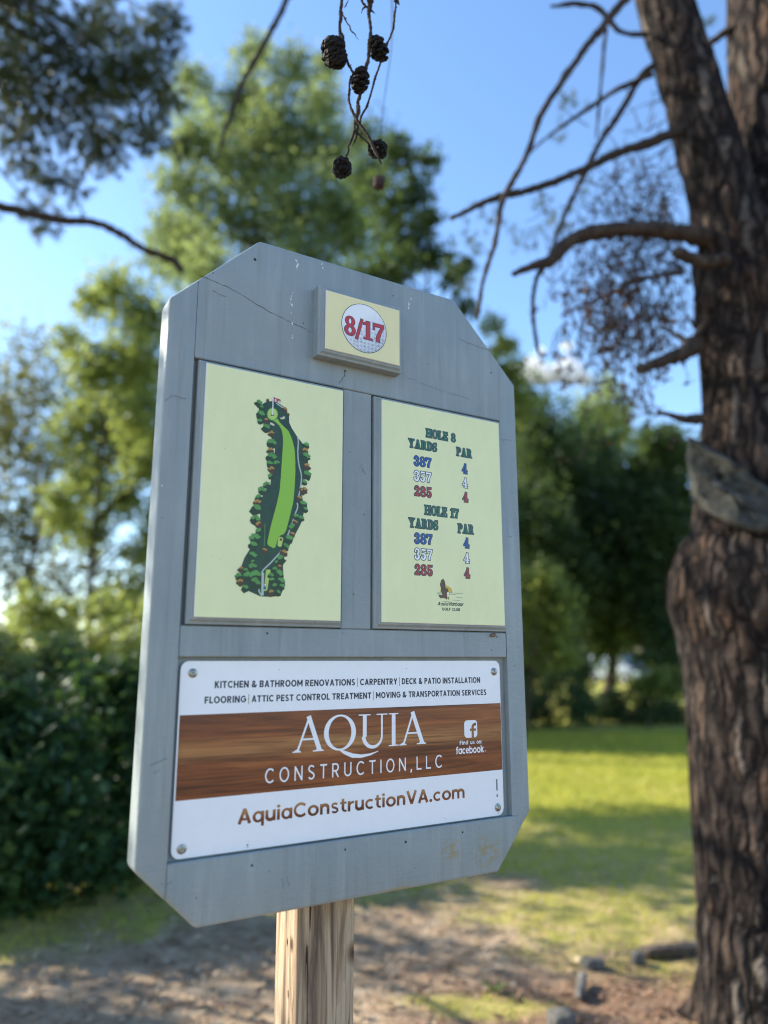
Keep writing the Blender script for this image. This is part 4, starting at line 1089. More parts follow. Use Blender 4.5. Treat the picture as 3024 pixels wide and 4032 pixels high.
# needles and sticks
pts = scatter(5200, (-3, 3.2), (2.6, 6.0), lambda x, y: in_view(x, y) & (RNG.random(len(x)) > grass_mask(x, y) * 0.7))
n = len(pts); a_ = RNG.uniform(0, 2 * pi, n); L_ = RNG.uniform(0.03, 0.10, (n, 1)); d_ = np.column_stack([np.cos(a_), np.sin(a_), RNG.normal(size=n) * 0.12]); s_ = np.column_stack([-np.sin(a_), np.cos(a_), 0 * a_]) * RNG.uniform(0.0012, 0.004, (n, 1))
pts[:, 2] += 0.012
mb.add(np.stack([pts - s_, pts + s_, pts + d_ * L_ + s_ * .6, pts + d_ * L_ - s_ * .6], 1).reshape(-1, 3), np.arange(n)[:, None] * 4 + np.array([0, 1, 2, 3]), 0)
tag(mb.build('leaf_litter', [M_CHIPS, M_LITTER]), 'bark chips and dry fallen leaves scattered over the bare ground', 'litter', kind='stuff')

# ================================================================== trees
M_BARK = plate_bark('pine_bark')
M_BARK2 = bark_mat('thin_bark', (0.012, 0.010, 0.009), (0.04, 0.03, 0.024), (0.11, 0.085, 0.065), 20, 0.4)
M_TWIG = bark_mat('dark_twig', (0.012, 0.011, 0.010), (0.035, 0.028, 0.023), (0.09, 0.07, 0.055), 60, 0.5)
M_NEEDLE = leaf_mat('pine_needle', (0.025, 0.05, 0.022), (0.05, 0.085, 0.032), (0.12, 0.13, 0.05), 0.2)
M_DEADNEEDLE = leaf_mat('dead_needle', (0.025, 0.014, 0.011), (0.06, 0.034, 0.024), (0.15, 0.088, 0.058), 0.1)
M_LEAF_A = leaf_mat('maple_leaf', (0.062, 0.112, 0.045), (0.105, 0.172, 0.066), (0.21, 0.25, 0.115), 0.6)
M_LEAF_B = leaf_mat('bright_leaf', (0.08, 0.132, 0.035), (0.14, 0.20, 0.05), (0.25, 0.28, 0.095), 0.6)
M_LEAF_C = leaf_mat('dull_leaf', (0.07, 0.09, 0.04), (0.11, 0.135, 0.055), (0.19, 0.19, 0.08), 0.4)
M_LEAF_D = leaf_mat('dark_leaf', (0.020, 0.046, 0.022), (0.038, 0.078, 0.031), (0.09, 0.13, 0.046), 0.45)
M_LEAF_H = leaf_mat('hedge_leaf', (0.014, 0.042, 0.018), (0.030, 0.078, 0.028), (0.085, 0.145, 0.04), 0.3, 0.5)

def bark_disp(amp, fx=11.0, fz=3.0):
    def f(p, r):
        q_ = p * np.array([fx, fx, fz]); q_ = q_ + (fbm(p * 5, 2, 3)[..., None] - 0.5) * 1.4
        n = vnoise(q_, 9); n2 = vnoise(q_ * 2.1 + 7.7, 10)
        crack = np.exp(-((n - 0.5) / 0.075) ** 2) + 0.6 * np.exp(-((n2 - 0.5) / 0.08) ** 2)
        return amp * (-crack + 1.1 * (fbm(p * np.array([24, 24, 9]), 3, 4) - 0.5)) * np.minimum(1, r / 0.12)[:, None] + amp * 0.8 * (fbm(p * 4, 2, 6) - 0.75)
    return f

def tree(name, label, cat, base, blobs, nleaf, size, leafm, barkm=None, group=None, trunk_r=0.12, top=None, clumps=16, spread=0.3, limbs=True, squash=(1, 1, 1), bias=0.3):
    """blobs: (x, y, z, r) crown masses. Trunk and limbs run from the base to them."""
    base = np.array([base[0], base[1], 0.0])
    root = empty(name, base, label, cat, group)
    B = np.array(blobs, float)
    mb = MB()
    hi = B[np.argmax(B[:, 2])][:3] if top is None else np.array(top)
    start = base + np.array([0, 0, -0.15])
    mid = base * 0.6 + hi * 0.4; mid[:2] += RNG.normal(size=2) * 0.03 * hi[2]
    tr = spline([start, (start + mid) / 2 + np.append(RNG.normal(size=2) * 0.02 * hi[2], 0), mid, hi], 30)
    rad = np.linspace(trunk_r, trunk_r * 0.12, 30); rad[0] *= 1.35
    tube(mb, tr[::3], rad[::3], 10, 30)
    if limbs:
        for b in B:
            d = np.hypot(*(b[:2] - tr[:, :2].mean(0)))
            zt = np.clip(b[2] - 0.55 * d - 0.3 * b[3], base[2] + 0.15 * hi[2], hi[2] * 0.97)
            i = int(np.argmin(np.abs(tr[:, 2] - zt)))
            p0 = tr[i]; pm = p0 * 0.45 + b[:3] * 0.55 + np.array([0, 0, 0.08 * d]) + RNG.normal(size=3) * 0.06 * (d + 0.1)
            tube(mb, [p0, pm, b[:3]], [max(0.2 * rad[i], min(rad[i] * 0.55, 0.018 + 0.022 * d)), 0.012 + 0.008 * d, 0.006], 6, 10)
            for _ in range(3):
                e = b[:3] + rand_dirs(1)[0] * b[3] * 0.9
                tube(mb, [pm, (pm + e) / 2 + RNG.normal(size=3) * 0.1 * b[3], e], [0.008 + 0.004 * d, 0.006, 0.003], 5, 7)
    mb.build('trunk', [barkm or M_BARK2], root, origin=base)
    mb = MB()
    for b in B:
        leaves(mb, blob_points(b[:3], b[3], int(nleaf * (b[3] / B[:, 3].mean()) ** 2), clumps, spread, squash), size, bias)
    mb.build('crown', [leafm], root, smooth=False, origin=base)
    return root

def vb(lst, Y, depth=0.0, dy=0.6):
    """Crown masses given by their bearing and apparent size on the photograph, at distance about Y."""
    out = []
    for (x, y, r) in lst:
        yy = Y + RNG.normal() * dy
        p = at(x, y, yy); out.append((p[0], p[1], p[2], view_m(r, yy)))
    return out

# tall maple behind the sign
bl = vb([(545, 125, 42), (615, 150, 55), (530, 200, 50), (430, 190, 48), (500, 270, 70), (600, 250, 75), (690, 225, 60), (415, 290, 58), (520, 370, 80), (620, 350, 80), (720, 320, 65), (790, 300, 42),
         (395, 400, 62), (390, 500, 66), (500, 490, 85), (620, 470, 80), (730, 420, 75), (380, 570, 70), (470, 600, 80), (640, 560, 80), (760, 520, 75), (700, 140, 30)], 16, dy=0.9)
tree('maple_tree', 'tall light green leafy tree rising behind the top of the sign', 'tree', (-3.0, 16.3), bl, 1700, 0.060, M_LEAF_A, trunk_r=0.22, clumps=16, spread=0.40)
bl = vb([(800, 380, 55), (860, 330, 45), (925, 345, 32), (835, 450, 65), (900, 420, 45), (880, 520, 55), (850, 570, 60), (940, 560, 40), (985, 600, 34), (930, 470, 32), (1010, 570, 22), (780, 600, 60), (1000, 660, 30)], 12, dy=0.5)
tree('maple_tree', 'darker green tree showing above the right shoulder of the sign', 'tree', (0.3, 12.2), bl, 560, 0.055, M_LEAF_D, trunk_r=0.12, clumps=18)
# yellow-green tree left of the sign
bl = vb([(255, 630, 48), (320, 690, 62), (215, 660, 40), (260, 770, 66), (190, 800, 50), (320, 800, 60), (230, 870, 66), (300, 900, 60), (170, 930, 56), (250, 970, 66), (310, 1010, 40), (190, 1040, 50), (260, 1070, 50), (290, 1190, 34), (330, 1150, 26), (250, 1300, 46), (310, 1330, 46), (330, 1240, 30), (200, 1150, 40), (340, 1100, 40), (150, 740, 36), (140, 1090, 46), (350, 960, 40)], 18, dy=0.8)
tree('yellow_green_tree', 'sunlit yellow green leafy tree left of the sign', 'tree', at(215, 1500, 18)[:2], bl, 1150, 0.070, M_LEAF_B, trunk_r=0.13, clumps=14, spread=0.42)
bl = vb([(60, 780, 80), (30, 880, 80), (120, 850, 62), (20, 1000, 80), (100, 990, 72), (60, 1110, 76), (150, 1120, 56), (10, 1180, 70), (110, 1220, 50), (170, 1010, 56), (60, 1290, 60), (150, 1290, 56), (240, 1260, 60), (110, 1160, 60), (200, 1200, 56), (290, 1300, 50), (20, 1240, 60), (-60, 900, 100), (-60, 1080, 100)], 21, dy=0.8)
r_ = tree('airy_tree', 'thin airy grey green tree with a slender dark trunk at the far left', 'tree', at(25, 1500, 21)[:2], bl, 680, 0.085, M_LEAF_C, trunk_r=0.2, top=at(100, 1050, 21), clumps=20, spread=0.36)
bl = vb([(30, 1380, 60), (110, 1350, 52), (180, 1390, 60), (250, 1365, 50), (310, 1390, 54), (60, 1310, 40), (230, 1310, 34), (150, 1320, 30), (330, 1330, 40)], 11, dy=0.4)
tree('low_bush', 'low olive bush beyond the dark hedge on the left', 'bush', at(150, 1500, 11)[:2], bl, 620, 0.045, M_LEAF_B, trunk_r=0.05, top=at(150, 1400, 11))
# pale top peeking over the sign's right corner
bl = vb([(1062, 700, 26), (1082, 755, 34), (1108, 815, 40), (1060, 800, 40), (1130, 880, 40)], 15, dy=0.3)
tree('slender_tree', 'pale yellow green treetop beside the right edge of the sign', 'tree', at(1060, 1600, 15)[:2], bl, 520, 0.055, M_LEAF_B, trunk_r=0.09)

# the wood behind the lawn
G_W = 'dark trees at the edge of the lawn'
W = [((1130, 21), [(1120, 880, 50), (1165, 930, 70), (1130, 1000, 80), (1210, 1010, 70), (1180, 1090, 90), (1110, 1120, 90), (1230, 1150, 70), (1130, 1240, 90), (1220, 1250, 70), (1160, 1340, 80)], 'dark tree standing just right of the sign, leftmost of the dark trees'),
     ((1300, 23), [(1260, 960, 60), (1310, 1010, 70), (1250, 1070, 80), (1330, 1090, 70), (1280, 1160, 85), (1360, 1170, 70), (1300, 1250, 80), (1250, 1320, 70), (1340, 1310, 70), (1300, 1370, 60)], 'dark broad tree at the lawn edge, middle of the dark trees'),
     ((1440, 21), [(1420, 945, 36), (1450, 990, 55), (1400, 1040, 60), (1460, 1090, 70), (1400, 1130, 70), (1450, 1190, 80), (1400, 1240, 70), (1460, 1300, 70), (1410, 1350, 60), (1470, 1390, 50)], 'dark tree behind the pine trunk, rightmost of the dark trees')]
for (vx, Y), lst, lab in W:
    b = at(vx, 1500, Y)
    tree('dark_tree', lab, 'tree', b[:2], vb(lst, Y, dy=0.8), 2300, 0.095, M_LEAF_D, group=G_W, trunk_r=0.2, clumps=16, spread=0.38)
bl = vb([(1310, 845, 34), (1280, 890, 44), (1335, 885, 40), (1310, 930, 50), (1350, 940, 36), (1260, 940, 36)], 26, dy=0.5)
tree('sunlit_tree', 'yellow green treetop rising above the dark wood', 'tree', at(1310, 1500, 26)[:2], bl, 520, 0.09, M_LEAF_B, trunk_r=0.15)
bl = vb([(1165, 1240, 36), (1185, 1290, 48), (1150, 1310, 44), (1200, 1350, 44), (1160, 1380, 50), (1210, 1405, 36)], 13.2, dy=0.3)
tree('sunlit_shrub', 'tall sunlit yellow green shrub beside the right edge of the sign', 'shrub', at(1120, 1560, 13.2)[:2], bl, 620, 0.055, M_LEAF_B, trunk_r=0.05)
G_U = 'low undergrowth along the far lawn edge'
for i, (lst, Y, mt, lab) in enumerate([
        ([(1150, 1440, 44), (1190, 1490, 50), (1140, 1520, 50), (1235, 1520, 44), (1180, 1552, 36), (1130, 1560, 36)], 17.0, M_LEAF_D, 'dark low shrub at the far lawn edge beside the sign'),
        ([(1225, 1420, 44), (1260, 1450, 28), (1250, 1500, 32), (1300, 1520, 36), (1260, 1545, 34), (1310, 1550, 30)], 18.5, M_LEAF_D, 'dark low shrub left of the parked vehicle'),
        ([(1340, 1520, 36), (1390, 1510, 36), (1430, 1520, 40), (1350, 1552, 32), (1410, 1552, 34), (1465, 1545, 36)], 18.0, M_LEAF_D, 'dark low shrub under the parked vehicle'),
        ([(1400, 1430, 32), (1450, 1425, 40), (1480, 1470, 40)], 20.0, M_LEAF_D, 'dark low shrub between the parked vehicle and the pine trunk'),
        ([(1395, 1480, 22), (1430, 1474, 26), (1465, 1480, 26)], 16.8, M_LEAF_B, 'sunlit yellow shrub right of the parked vehicle')]):
    tree('undergrowth_shrub', lab, 'shrub', at(lst[0][0], 1500, Y)[:2], vb(lst, Y, dy=0.3), 620, 0.055, mt, group=G_U, trunk_r=0.04, clumps=14)
# two unseen trees added behind the sign to shade the far lawn
tree('dark_tree', 'unseen dark spreading tree added straight behind the sign board to shade the far end of the lawn', 'tree', (0.2, 17.6),
     [(0.2, 17.6, 3.0, 1.3), (-1.0, 17.4, 4.0, 1.3), (1.2, 17.7, 4.2, 1.2), (0.3, 17.5, 5.4, 1.3), (1.9, 17.9, 2.6, 1.0), (-1.6, 17.6, 2.6, 1.0), (0.9, 18.2, 6.3, .8), (-0.8, 18.0, 6.2, .9)], 2000, 0.095, M_LEAF_D, group=G_W, trunk_r=0.22, clumps=16, spread=0.38)
tree('dark_tree', 'small unseen leafy tree added behind the sign board to shade the lawn, nearest of the dark trees', 'tree', (-0.3, 14.4),
     [(-0.2, 14.4, 1.7, .8), (0.5, 14.6, 2.4, .8), (-0.9, 14.2, 2.8, .8), (0.2, 14.3, 3.7, .9), (-0.7, 14.7, 4.5, .8), (0.3, 14.2, 5.0, .6), (0.9, 14.8, 3.4, .6), (0.8, 13.9, 1.6, .6)], 950, 0.08, M_LEAF_D, group=G_W, trunk_r=0.13, clumps=14, spread=0.36)
# far wood
mb = MB()
for i in range(150):
    x = RNG.uniform(-40, 45); y = RNG.uniform(58, 76)
    h = RNG.uniform(8, 12) if x > 5 else RNG.uniform(2.0, 3.6)
    for q_ in range(3):
        c_ = np.array([x + RNG.normal(), y + RNG.normal(), h * (0.25 + 0.28 * q_)])
        leaves(mb, blob_points(c_, h * 0.28, 240, 10, 0.35), 0.22, 0.3)
tag(mb.build('distant_woods', [M_LEAF_D], smooth=False), 'dark far wood closing the view beyond the lawn', 'woods', kind='stuff')

# hedge on the left, shrub by shrub
G_H = 'dark shrubs of the hedge on the left'
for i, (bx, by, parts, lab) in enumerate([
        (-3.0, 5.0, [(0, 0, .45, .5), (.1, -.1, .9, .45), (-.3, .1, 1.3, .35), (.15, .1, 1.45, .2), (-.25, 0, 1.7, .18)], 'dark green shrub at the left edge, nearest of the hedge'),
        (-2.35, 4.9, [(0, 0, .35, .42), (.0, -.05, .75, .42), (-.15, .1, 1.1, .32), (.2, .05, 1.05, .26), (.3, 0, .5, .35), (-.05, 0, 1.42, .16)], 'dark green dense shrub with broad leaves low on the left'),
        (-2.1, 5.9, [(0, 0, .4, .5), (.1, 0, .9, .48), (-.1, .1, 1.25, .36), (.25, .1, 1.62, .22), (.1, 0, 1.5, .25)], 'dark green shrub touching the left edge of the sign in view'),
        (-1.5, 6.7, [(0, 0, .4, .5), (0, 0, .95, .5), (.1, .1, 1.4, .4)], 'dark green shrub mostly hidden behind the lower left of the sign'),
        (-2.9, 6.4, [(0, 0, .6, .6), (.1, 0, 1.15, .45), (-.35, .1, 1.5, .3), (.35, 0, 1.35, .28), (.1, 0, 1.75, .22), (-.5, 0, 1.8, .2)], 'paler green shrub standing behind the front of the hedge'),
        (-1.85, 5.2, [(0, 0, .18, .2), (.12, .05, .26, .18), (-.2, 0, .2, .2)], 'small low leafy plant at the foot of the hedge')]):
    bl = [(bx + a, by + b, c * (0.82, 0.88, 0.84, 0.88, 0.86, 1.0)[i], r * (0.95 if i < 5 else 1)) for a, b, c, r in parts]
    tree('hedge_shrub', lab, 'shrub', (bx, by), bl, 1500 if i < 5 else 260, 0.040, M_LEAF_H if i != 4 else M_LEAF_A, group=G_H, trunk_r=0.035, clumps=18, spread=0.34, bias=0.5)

# ------------------------------------------------------------------ pine whose boughs hang in at the top left (its trunk stands outside the picture)
lb = np.array([-4.6, 4.4, 0.0])
lp = empty('left_pine_tree', lb, 'dark pine hanging its needle boughs into the top left corner', 'tree')
mb = MB()
tr_top = lb + np.array([0.4, 0.3, 8.5])
tube(mb, [lb - [0, 0, .2], lb + [0.05, 0, 2.5], lb + [0.2, 0.15, 5.5], tr_top], [0.26, 0.2, 0.14, 0.03], 14, 50, disp=bark_disp(0.012))
mb.build('trunk', [M_BARK], lp, origin=lb)
tb = [(40, 40, 75), (140, 90, 80), (240, 50, 66), (320, 120, 66), (355, 50, 46), (100, 200, 85), (205, 260, 82), (300, 210, 62), (365, 215, 30), (255, 330, 46), (50, 310, 66), (140, 400, 50), (90, 470, 40), (380, 310, 26), (20, 170, 80), (330, 290, 36), (190, 160, 60), (260, 150, 50)]
nb = MB(); twb = MB()
crown_pts = []
for (x, y, r) in tb:
    Y = 5.6 + RNG.normal() * 0.35
    c_ = at(x, y, Y); rr_ = view_m(r, Y)
    p = blob_points(c_, rr_, int(165 * (r / 60) ** 2), 9, 0.36)
    crown_pts.append((c_, p))
    k0 = lb + np.array([0.25, 0.2, np.clip(c_[2] + 0.9, 3.2, 8)])
    pm = (k0 + c_) / 2 + np.array([0, 0, 0.25])
    tube(twb, [k0, pm, c_], [0.03, 0.016, 0.005], 6, 12)
    for e in p[:10]: tube(twb, [c_, (c_ + e) / 2 + RNG.normal(size=3) * 0.03, e], [0.005, 0.004, 0.002], 4, 5)
for c_, p in crown_pts:
    d = p - c_; d /= np.linalg.norm(d, axis=1)[:, None] + 1e-9; d[:, 2] -= 0.5
    needle_tufts(nb, p, d, 0.085, 0.0028, 26)
# unseen boughs added outside the picture to shade sign, trunk, hedge and path
for c_ in ((-3.1, 2.5, 3.7), (-3.6, 2.2, 4.3), (-2.9, 2.0, 3.3), (-3.3, 3.1, 4.4), (-2.6, 1.7, 3.6), (-3.9, 2.9, 5.0), (-3.4, 1.5, 4.1), (-2.7, 2.7, 3.0), (-3.7, 4.9, 4.3), (-3.9, 5.0, 5.2), (-3.4, 4.7, 5.9), (-3.6, 4.9, 6.8), (-3.3, 4.6, 7.5), (-4.3, 5.2, 6.2), (-3.2, 4.3, 6.9), (-4.6, 6.5, 4.3), (-5.0, 5.8, 3.0), (-5.5, 5.9, 3.8), (-4.7, 5.6, 2.4), (-5.2, 6.4, 3.4), (-5.4, 5.1, 2.7), (-5.9, 5.3, 3.3)):
    c_ = np.array(c_)
    p = blob_points(c_, 0.55, 190, 12, 0.33); d = p - c_; d /= np.linalg.norm(d, axis=1)[:, None] + 1e-9
    needle_tufts(nb, p, d, 0.1, 0.003, 22)
    k0 = lb + np.array([0.2, 0.1, c_[2] + 0.4]); tube(twb, [k0, (k0 + c_) / 2 + [0, 0, .15], c_], [0.04, 0.02, 0.006], 6, 10)
nb.build('foliage', [M_NEEDLE], lp, smooth=False, origin=lb)
twb.build('boughs', [M_TWIG], lp, origin=lb)
def limb(parent, base, pts, rads, mat=None, name='branch', disp=None, segs=10, n=None):
    mb = MB(); tube(mb, pts, rads, segs, n or len(pts) * 8, disp=disp)
    return mb.build(name, [mat or M_TWIG], parent, origin=base)
knob = lambda amp: (lambda p, r: amp * (fbm(p * 28, 3, 8) - 0.5) * 2 + 0.55 * r[:, None] * (fbm(p * 75, 3, 12) - 0.5) * 2)
Yb = 4.4
limb(lp, lb, [lb + [0.1, 0.1, 2.9]] + [at(x, y, Yb) for x, y in ((-180, 425), (0, 447), (60, 460), (140, 476), (205, 481), (265, 508), (310, 538), (370, 560), (392, 585))],
     [0.06] + [view_m(w, Yb) for w in (13, 11, 11, 10, 9, 9, 7.5, 9, 8)], disp=knob(0.004))
limb(lp, lb, [lb + [0.3, 0.3, 7.8], at(420, -620, 4.0)] + [at(x, y, 3.6) for x, y in ((660, -130), (618, 0), (590, 60), (545, 140), (515, 200), (485, 285), (470, 340))],
     [0.05, 0.03, 0.02] + [view_m(w, 3.6) for w in (7, 7, 6, 6, 4, 1.5)], disp=knob(0.003))

# ------------------------------------------------------------------ the big pine on the right
PY = 3.35
pb = at(1668, 2212, PY); pb[2] = 0
pine = empty('pine_tree', pb, 'big two stemmed pine with dark furrowed bark and dead branches on the right', 'tree')
mb = MB()
dsp = bark_disp(0.011, 19, 3.2)
spec = [(1672, 2330, 150), (1672, 2212, 138), (1676, 2100, 145), (1680, 1950, 155), (1682, 1800, 166), (1682, 1650, 176), (1682, 1500, 188), (1676, 1380, 200), (1668, 1300, 212), (1666, 1240, 202), (1674, 1170, 176), (1676, 1050, 168), (1680, 900, 160), (1676, 760, 166), (1668, 640, 172), (1656, 540, 168)]
tp = [at(x, y, PY) for x, y, r in spec]; tr_ = [view_m(r, PY) for x, y, r in spec]
tp[0] = np.array([tp[1][0] - 0.02, tp[1][1], -0.25]); tr_[0] = 0.33; tr_[1] = 0.285
tube(mb, tp, tr_, 150, 420, disp=dsp)
# left stem
sp = [(1640, 720, 100), (1612, 600, 92), (1568, 460, 80), (1524, 300, 74), (1480, 150, 70), (1434, 0, 66), (1380, -180, 60), (1310, -420, 52), (1230, -760, 36)]
tube(mb, [at(x, y, PY - 0.06) for x, y, r in sp], [view_m(r, PY) for x, y, r in sp], 80, 300, disp=dsp)
# right stem
sp = [(1690, 760, 130), (1690, 600, 128), (1682, 460, 118), (1680, 300, 112), (1672, 150, 108), (1664, 0, 104), (1654, -200, 92), (1640, -500, 66)]
tube(mb, [at(x, y, PY + 0.12) for x, y, r in sp], [view_m(r, PY + 0.12) for x, y, r in sp], 90, 260, disp=dsp)
# root flares
for dx, dy in ((-0.12, -0.30), (-0.26, 0.2), (0.12, -0.45), (0.5, 0.1)):
    c0 = pb + np.array([dx * 0.4, dy * 0.4, 0.24]); c1 = pb + np.array([dx, dy, -0.02])
    tube(mb, [c0, (c0 + c1) / 2 + [0, 0, -0.05], c1, c1 + np.array([dx, dy, -0.2]) * 0.5], [0.13, 0.10, 0.06, 0.02], 30, 40, disp=bark_disp(0.012))
mb.build('trunk', [M_BARK], pine, origin=pb)
# branch scar: grey-green callused plate round an old wound
def scar():
    poly = [(1488, 948), (1510, 955), (1560, 985), (1620, 1025), (1680, 1065), (1700, 1130), (1660, 1150), (1600, 1140), (1540, 1112), (1505, 1075), (1490, 1010)]
    yy = PY - 0.30
    # the plate leans back to the left, following the round of the trunk
    sp_ = lambda x, y, f=0.0: at(x, y, yy + 0.16 * np.clip((1600 - x) / 110, 0, 1.2) ** 1.5 - 0.055 * np.clip((y - 1020) / 110, 0, 1.2) + f)
    n = 30; mb = MB(); C2_ = np.mean([(x, y) for x, y in poly], 0)
    ring2 = spline(np.array(poly + poly[:1], float), n + 1)[:-1]
    rows = []
    for t, dz in ((1.05, 0.13), (1.01, 0.02), (0.95, -0.008), (0.84, -0.012), (0.74, -0.006), (0.62, -0.002), (0.48, 0.006), (0.34, 0.008), (0.2, 0.002)):
        r2 = C2_ + (ring2 - C2_) * t
        rr = np.array([sp_(x, y, dz) for x, y in r2]); rr += RNG.normal(size=rr.shape) * 0.007 + ((fbm(rr * 22, 3, 17) - 0.5) * 0.05)[:, None] * np.array([0.3, 1, 0.3]); rows.append(rr)
    v = np.vstack(rows); k = len(rows)
    mb.add(v, [[i * n + j, i * n + (j + 1) % n, (i + 1) * n + (j + 1) % n, (i + 1) * n + j] for i in range(k - 1) for j in range(n)])
    mb.add(rows[-1], [list(range(n))])
    kk = Mat('lichen_bark'); o = kk.obj()
    kk.set('Base Color', kk.ramp(kk.noise(o, 22, 5, 0.65), [(0.3, (0.014, 0.013, 0.010)), (0.5, (0.045, 0.042, 0.032)), (0.72, (0.082, 0.080, 0.060))])); kk.set('Roughness', 0.95)
    kk.bump(kk.noise(o, 50, 4), 0.6, 0.01)
    s = mb.build('branch_scar', [kk.m], pine, origin=pb)
    mb = MB()
    for pts in ([(1538, 1040), (1556, 1052), (1570, 1062)], [(1585, 1070), (1606, 1082), (1625, 1100)]):
        P = [sp_(x, y, -0.008) for x, y in pts]
        tube(mb, [P[0], P[1] , P[2]], [0.006, 0.019, 0.008], 8, 12)
    mb.build('wound_slit', [M_CRACK], s, origin=pb)
scar()
dk = lambda w, Y: view_m(w, Y)
def pine_branch(pts, wid, Y=PY, dY=0.0, mat=None, name='branch', label=None):
    n = len(pts)
    P = [at(x, y, Y + dY * i / max(1, n - 1)) for i, (x, y) in enumerate(pts)]
    o = limb(pine, pb, P, [view_m(w / 2, Y) for w in wid], mat, name, disp=knob(0.004))
    if label: o['label'] = label
    return o
pine_branch([(1560, 520), (1480, 506), (1420, 497), (1340, 496), (1270, 505), (1220, 530), (1190, 562), (1150, 575), (1108, 592)], (44, 40, 38, 34, 32, 30, 26, 18, 10), PY - 0.1, -0.25, M_BARK2, label='thick drooping dead branch with a snapped end')
pine_branch([(1500, 270), (1410, 306), (1340, 328), (1270, 362), (1200, 392), (1140, 412), (1090, 422), (1040, 440), (975, 472)], (30, 24, 20, 18, 17, 16, 16, 13, 9), PY - 0.1, -0.35, M_TWIG)
pine_branch([(1480, -160), (1400, -60), (1345, 5), (1300, 60), (1260, 110), (1205, 190), (1165, 255), (1140, 330), (1105, 395), (1083, 440), (1070, 520), (1045, 600), (1035, 660), (1030, 690)], (26, 24, 22, 20, 18, 16, 15, 13, 13, 14, 11, 10, 9, 7), PY - 0.2, -0.3, M_BARK2)
pine_branch([(1410, 160), (1340, 190), (1300, 215), (1240, 255), (1190, 290), (1150, 325), (1120, 360)], (14, 13, 12, 10, 8, 6, 4), PY, 0.3, M_BARK2)
pine_branch([(1440, 120), (1385, 165), (1345, 235), (1300, 300), (1265, 370), (1230, 440), (1205, 500), (1185, 560)], (18, 17, 16, 15, 14, 12, 10, 6), PY, 0.3, M_BARK2)
pine_branch([(1310, 60), (1305, 100), (1300, 160), (1293, 240), (1288, 300)], (9, 9, 8, 7, 4), PY, 0.2)
pine_branch([(1400, 75), (1340, 68), (1295, 20), (1245, 8), (1190, 14)], (12, 12, 13, 13, 7), PY - 0.1, -0.1)
pine_branch([(1178, 570), (1160, 600), (1152, 640), (1152, 690), (1158, 740), (1168, 775)], (12, 11, 10, 9, 7, 4), PY - 0.3, 0.0, M_BARK2)
pine_branch([(1475, 590), (1420, 597), (1380, 605), (1340, 625), (1290, 648), (1240, 668)], (10, 11, 12, 10, 9, 5), PY, 0.35, M_BARK2)
pine_branch([(1500, 745), (1470, 765), (1430, 780), (1380, 800)], (46, 34, 26, 22), PY - 0.22, -0.12, M_BARK2, 'branch_stub', 'pale broken branch stub')
pine_branch([(1510, 905), (1480, 905), (1450, 897), (1422, 890)], (26, 20, 13, 7), PY - 0.25, -0.1, M_BARK2, 'branch_stub')
pine_branch([(1570, 560), (1520, 568), (1470, 548), (1455, 545)], (34, 30, 26, 20), PY - 0.3, -0.03, M_BARK2, 'branch_stub')
pine_branch([(1530, 690), (1490, 735), (1460, 722), (1420, 705)], (16, 14, 10, 5), PY - 0.2, 0.1, M_TWIG)
pine_branch([(1580, 60), (1545, 85), (1515, 105)], (22, 18, 14), PY + 0.1, 0.1, M_BARK2, 'branch_stub')
pine_branch([(1600, 250), (1560, 290), (1530, 315)], (14, 12, 8), PY + 0.1, 0.1, M_BARK2, 'branch_stub')
# thick limb over the sign, above the picture, that carries the cones
pine_branch([(1300, -450), (1150, -330), (1000, -210), (880, -130), (800, -100), (740, -90)], (30, 26, 20, 16, 12, 8), 2.2, -0.9, M_BARK2)
# dead needles and twigs
tw = MB(); dn = MB(); gn = MB()
for _ in range(460):
    x = RNG.normal(1358, 82); y = RNG.normal(640, 95); Y = RNG.uniform(3.2, 4.2)
    if x > 1475 or y < 400: continue
    p = at(x, y, Y); e = p + RNG.normal(size=3) * [0.05, 0.05, 0.06] - [0, 0, RNG.uniform(0.04, 0.2)]
    tube(tw, [p, (p + e) / 2 + RNG.normal(size=3) * 0.02, e], [0.0036, 0.0026, 0.0014], 4, 6)
    k_ = RNG.integers(1, 3); q_ = e + RNG.normal(size=(k_, 3)) * 0.02
    leaves(dn, q_ + RNG.normal(size=q_.shape) * 0.012, 0.014, 0.3, aspect=0.8)
    leaves(dn, np.repeat(q_, 4, 0) + RNG.normal(size=(4 * k_, 3)) * 0.013, 0.010, 0.3, aspect=0.7)
for _ in range(420):
    x = RNG.normal(1385, 66); y = RNG.normal(470, 90); Y = RNG.uniform(3.4, 4.4)
    if x > 1470: continue
    p = at(x, y, Y); e = p + RNG.normal(size=3) * [0.10, 0.05, 0.12]
    tube(tw, [p, (p + e) / 2 + RNG.normal(size=3) * 0.02, e], [0.0045, 0.003, 0.0015], 4, 6)
for (x, y, r, k_) in ((1235, 210, 26, 16), (1210, 280, 20, 10), (1190, 480, 40, 24), (1130, 520, 40, 22), (1020, 530, 50, 26), (1060, 460, 30, 14), (990, 590, 40, 16), (1270, 430, 30, 10), (1165, 430, 26, 10), (1040, 770, 26, 10), (1600, 110, 26, 14), (1530, 60, 20, 8)):
    Y = 5.2; p = blob_points(at(x, y, Y), view_m(r, Y), k_, 5, 0.4)
    needle_tufts(gn, p, rand_dirs(len(p)) - [0, 0, .4], 0.07, 0.0022, 18)
tw.build('dead_twigs', [M_BARK2], pine, origin=pb)
dn.build('dead_needles', [M_DEADNEEDLE], pine, smooth=False, origin=pb)
gn.build('needle_sprays', [M_NEEDLE], pine, smooth=False, origin=pb)
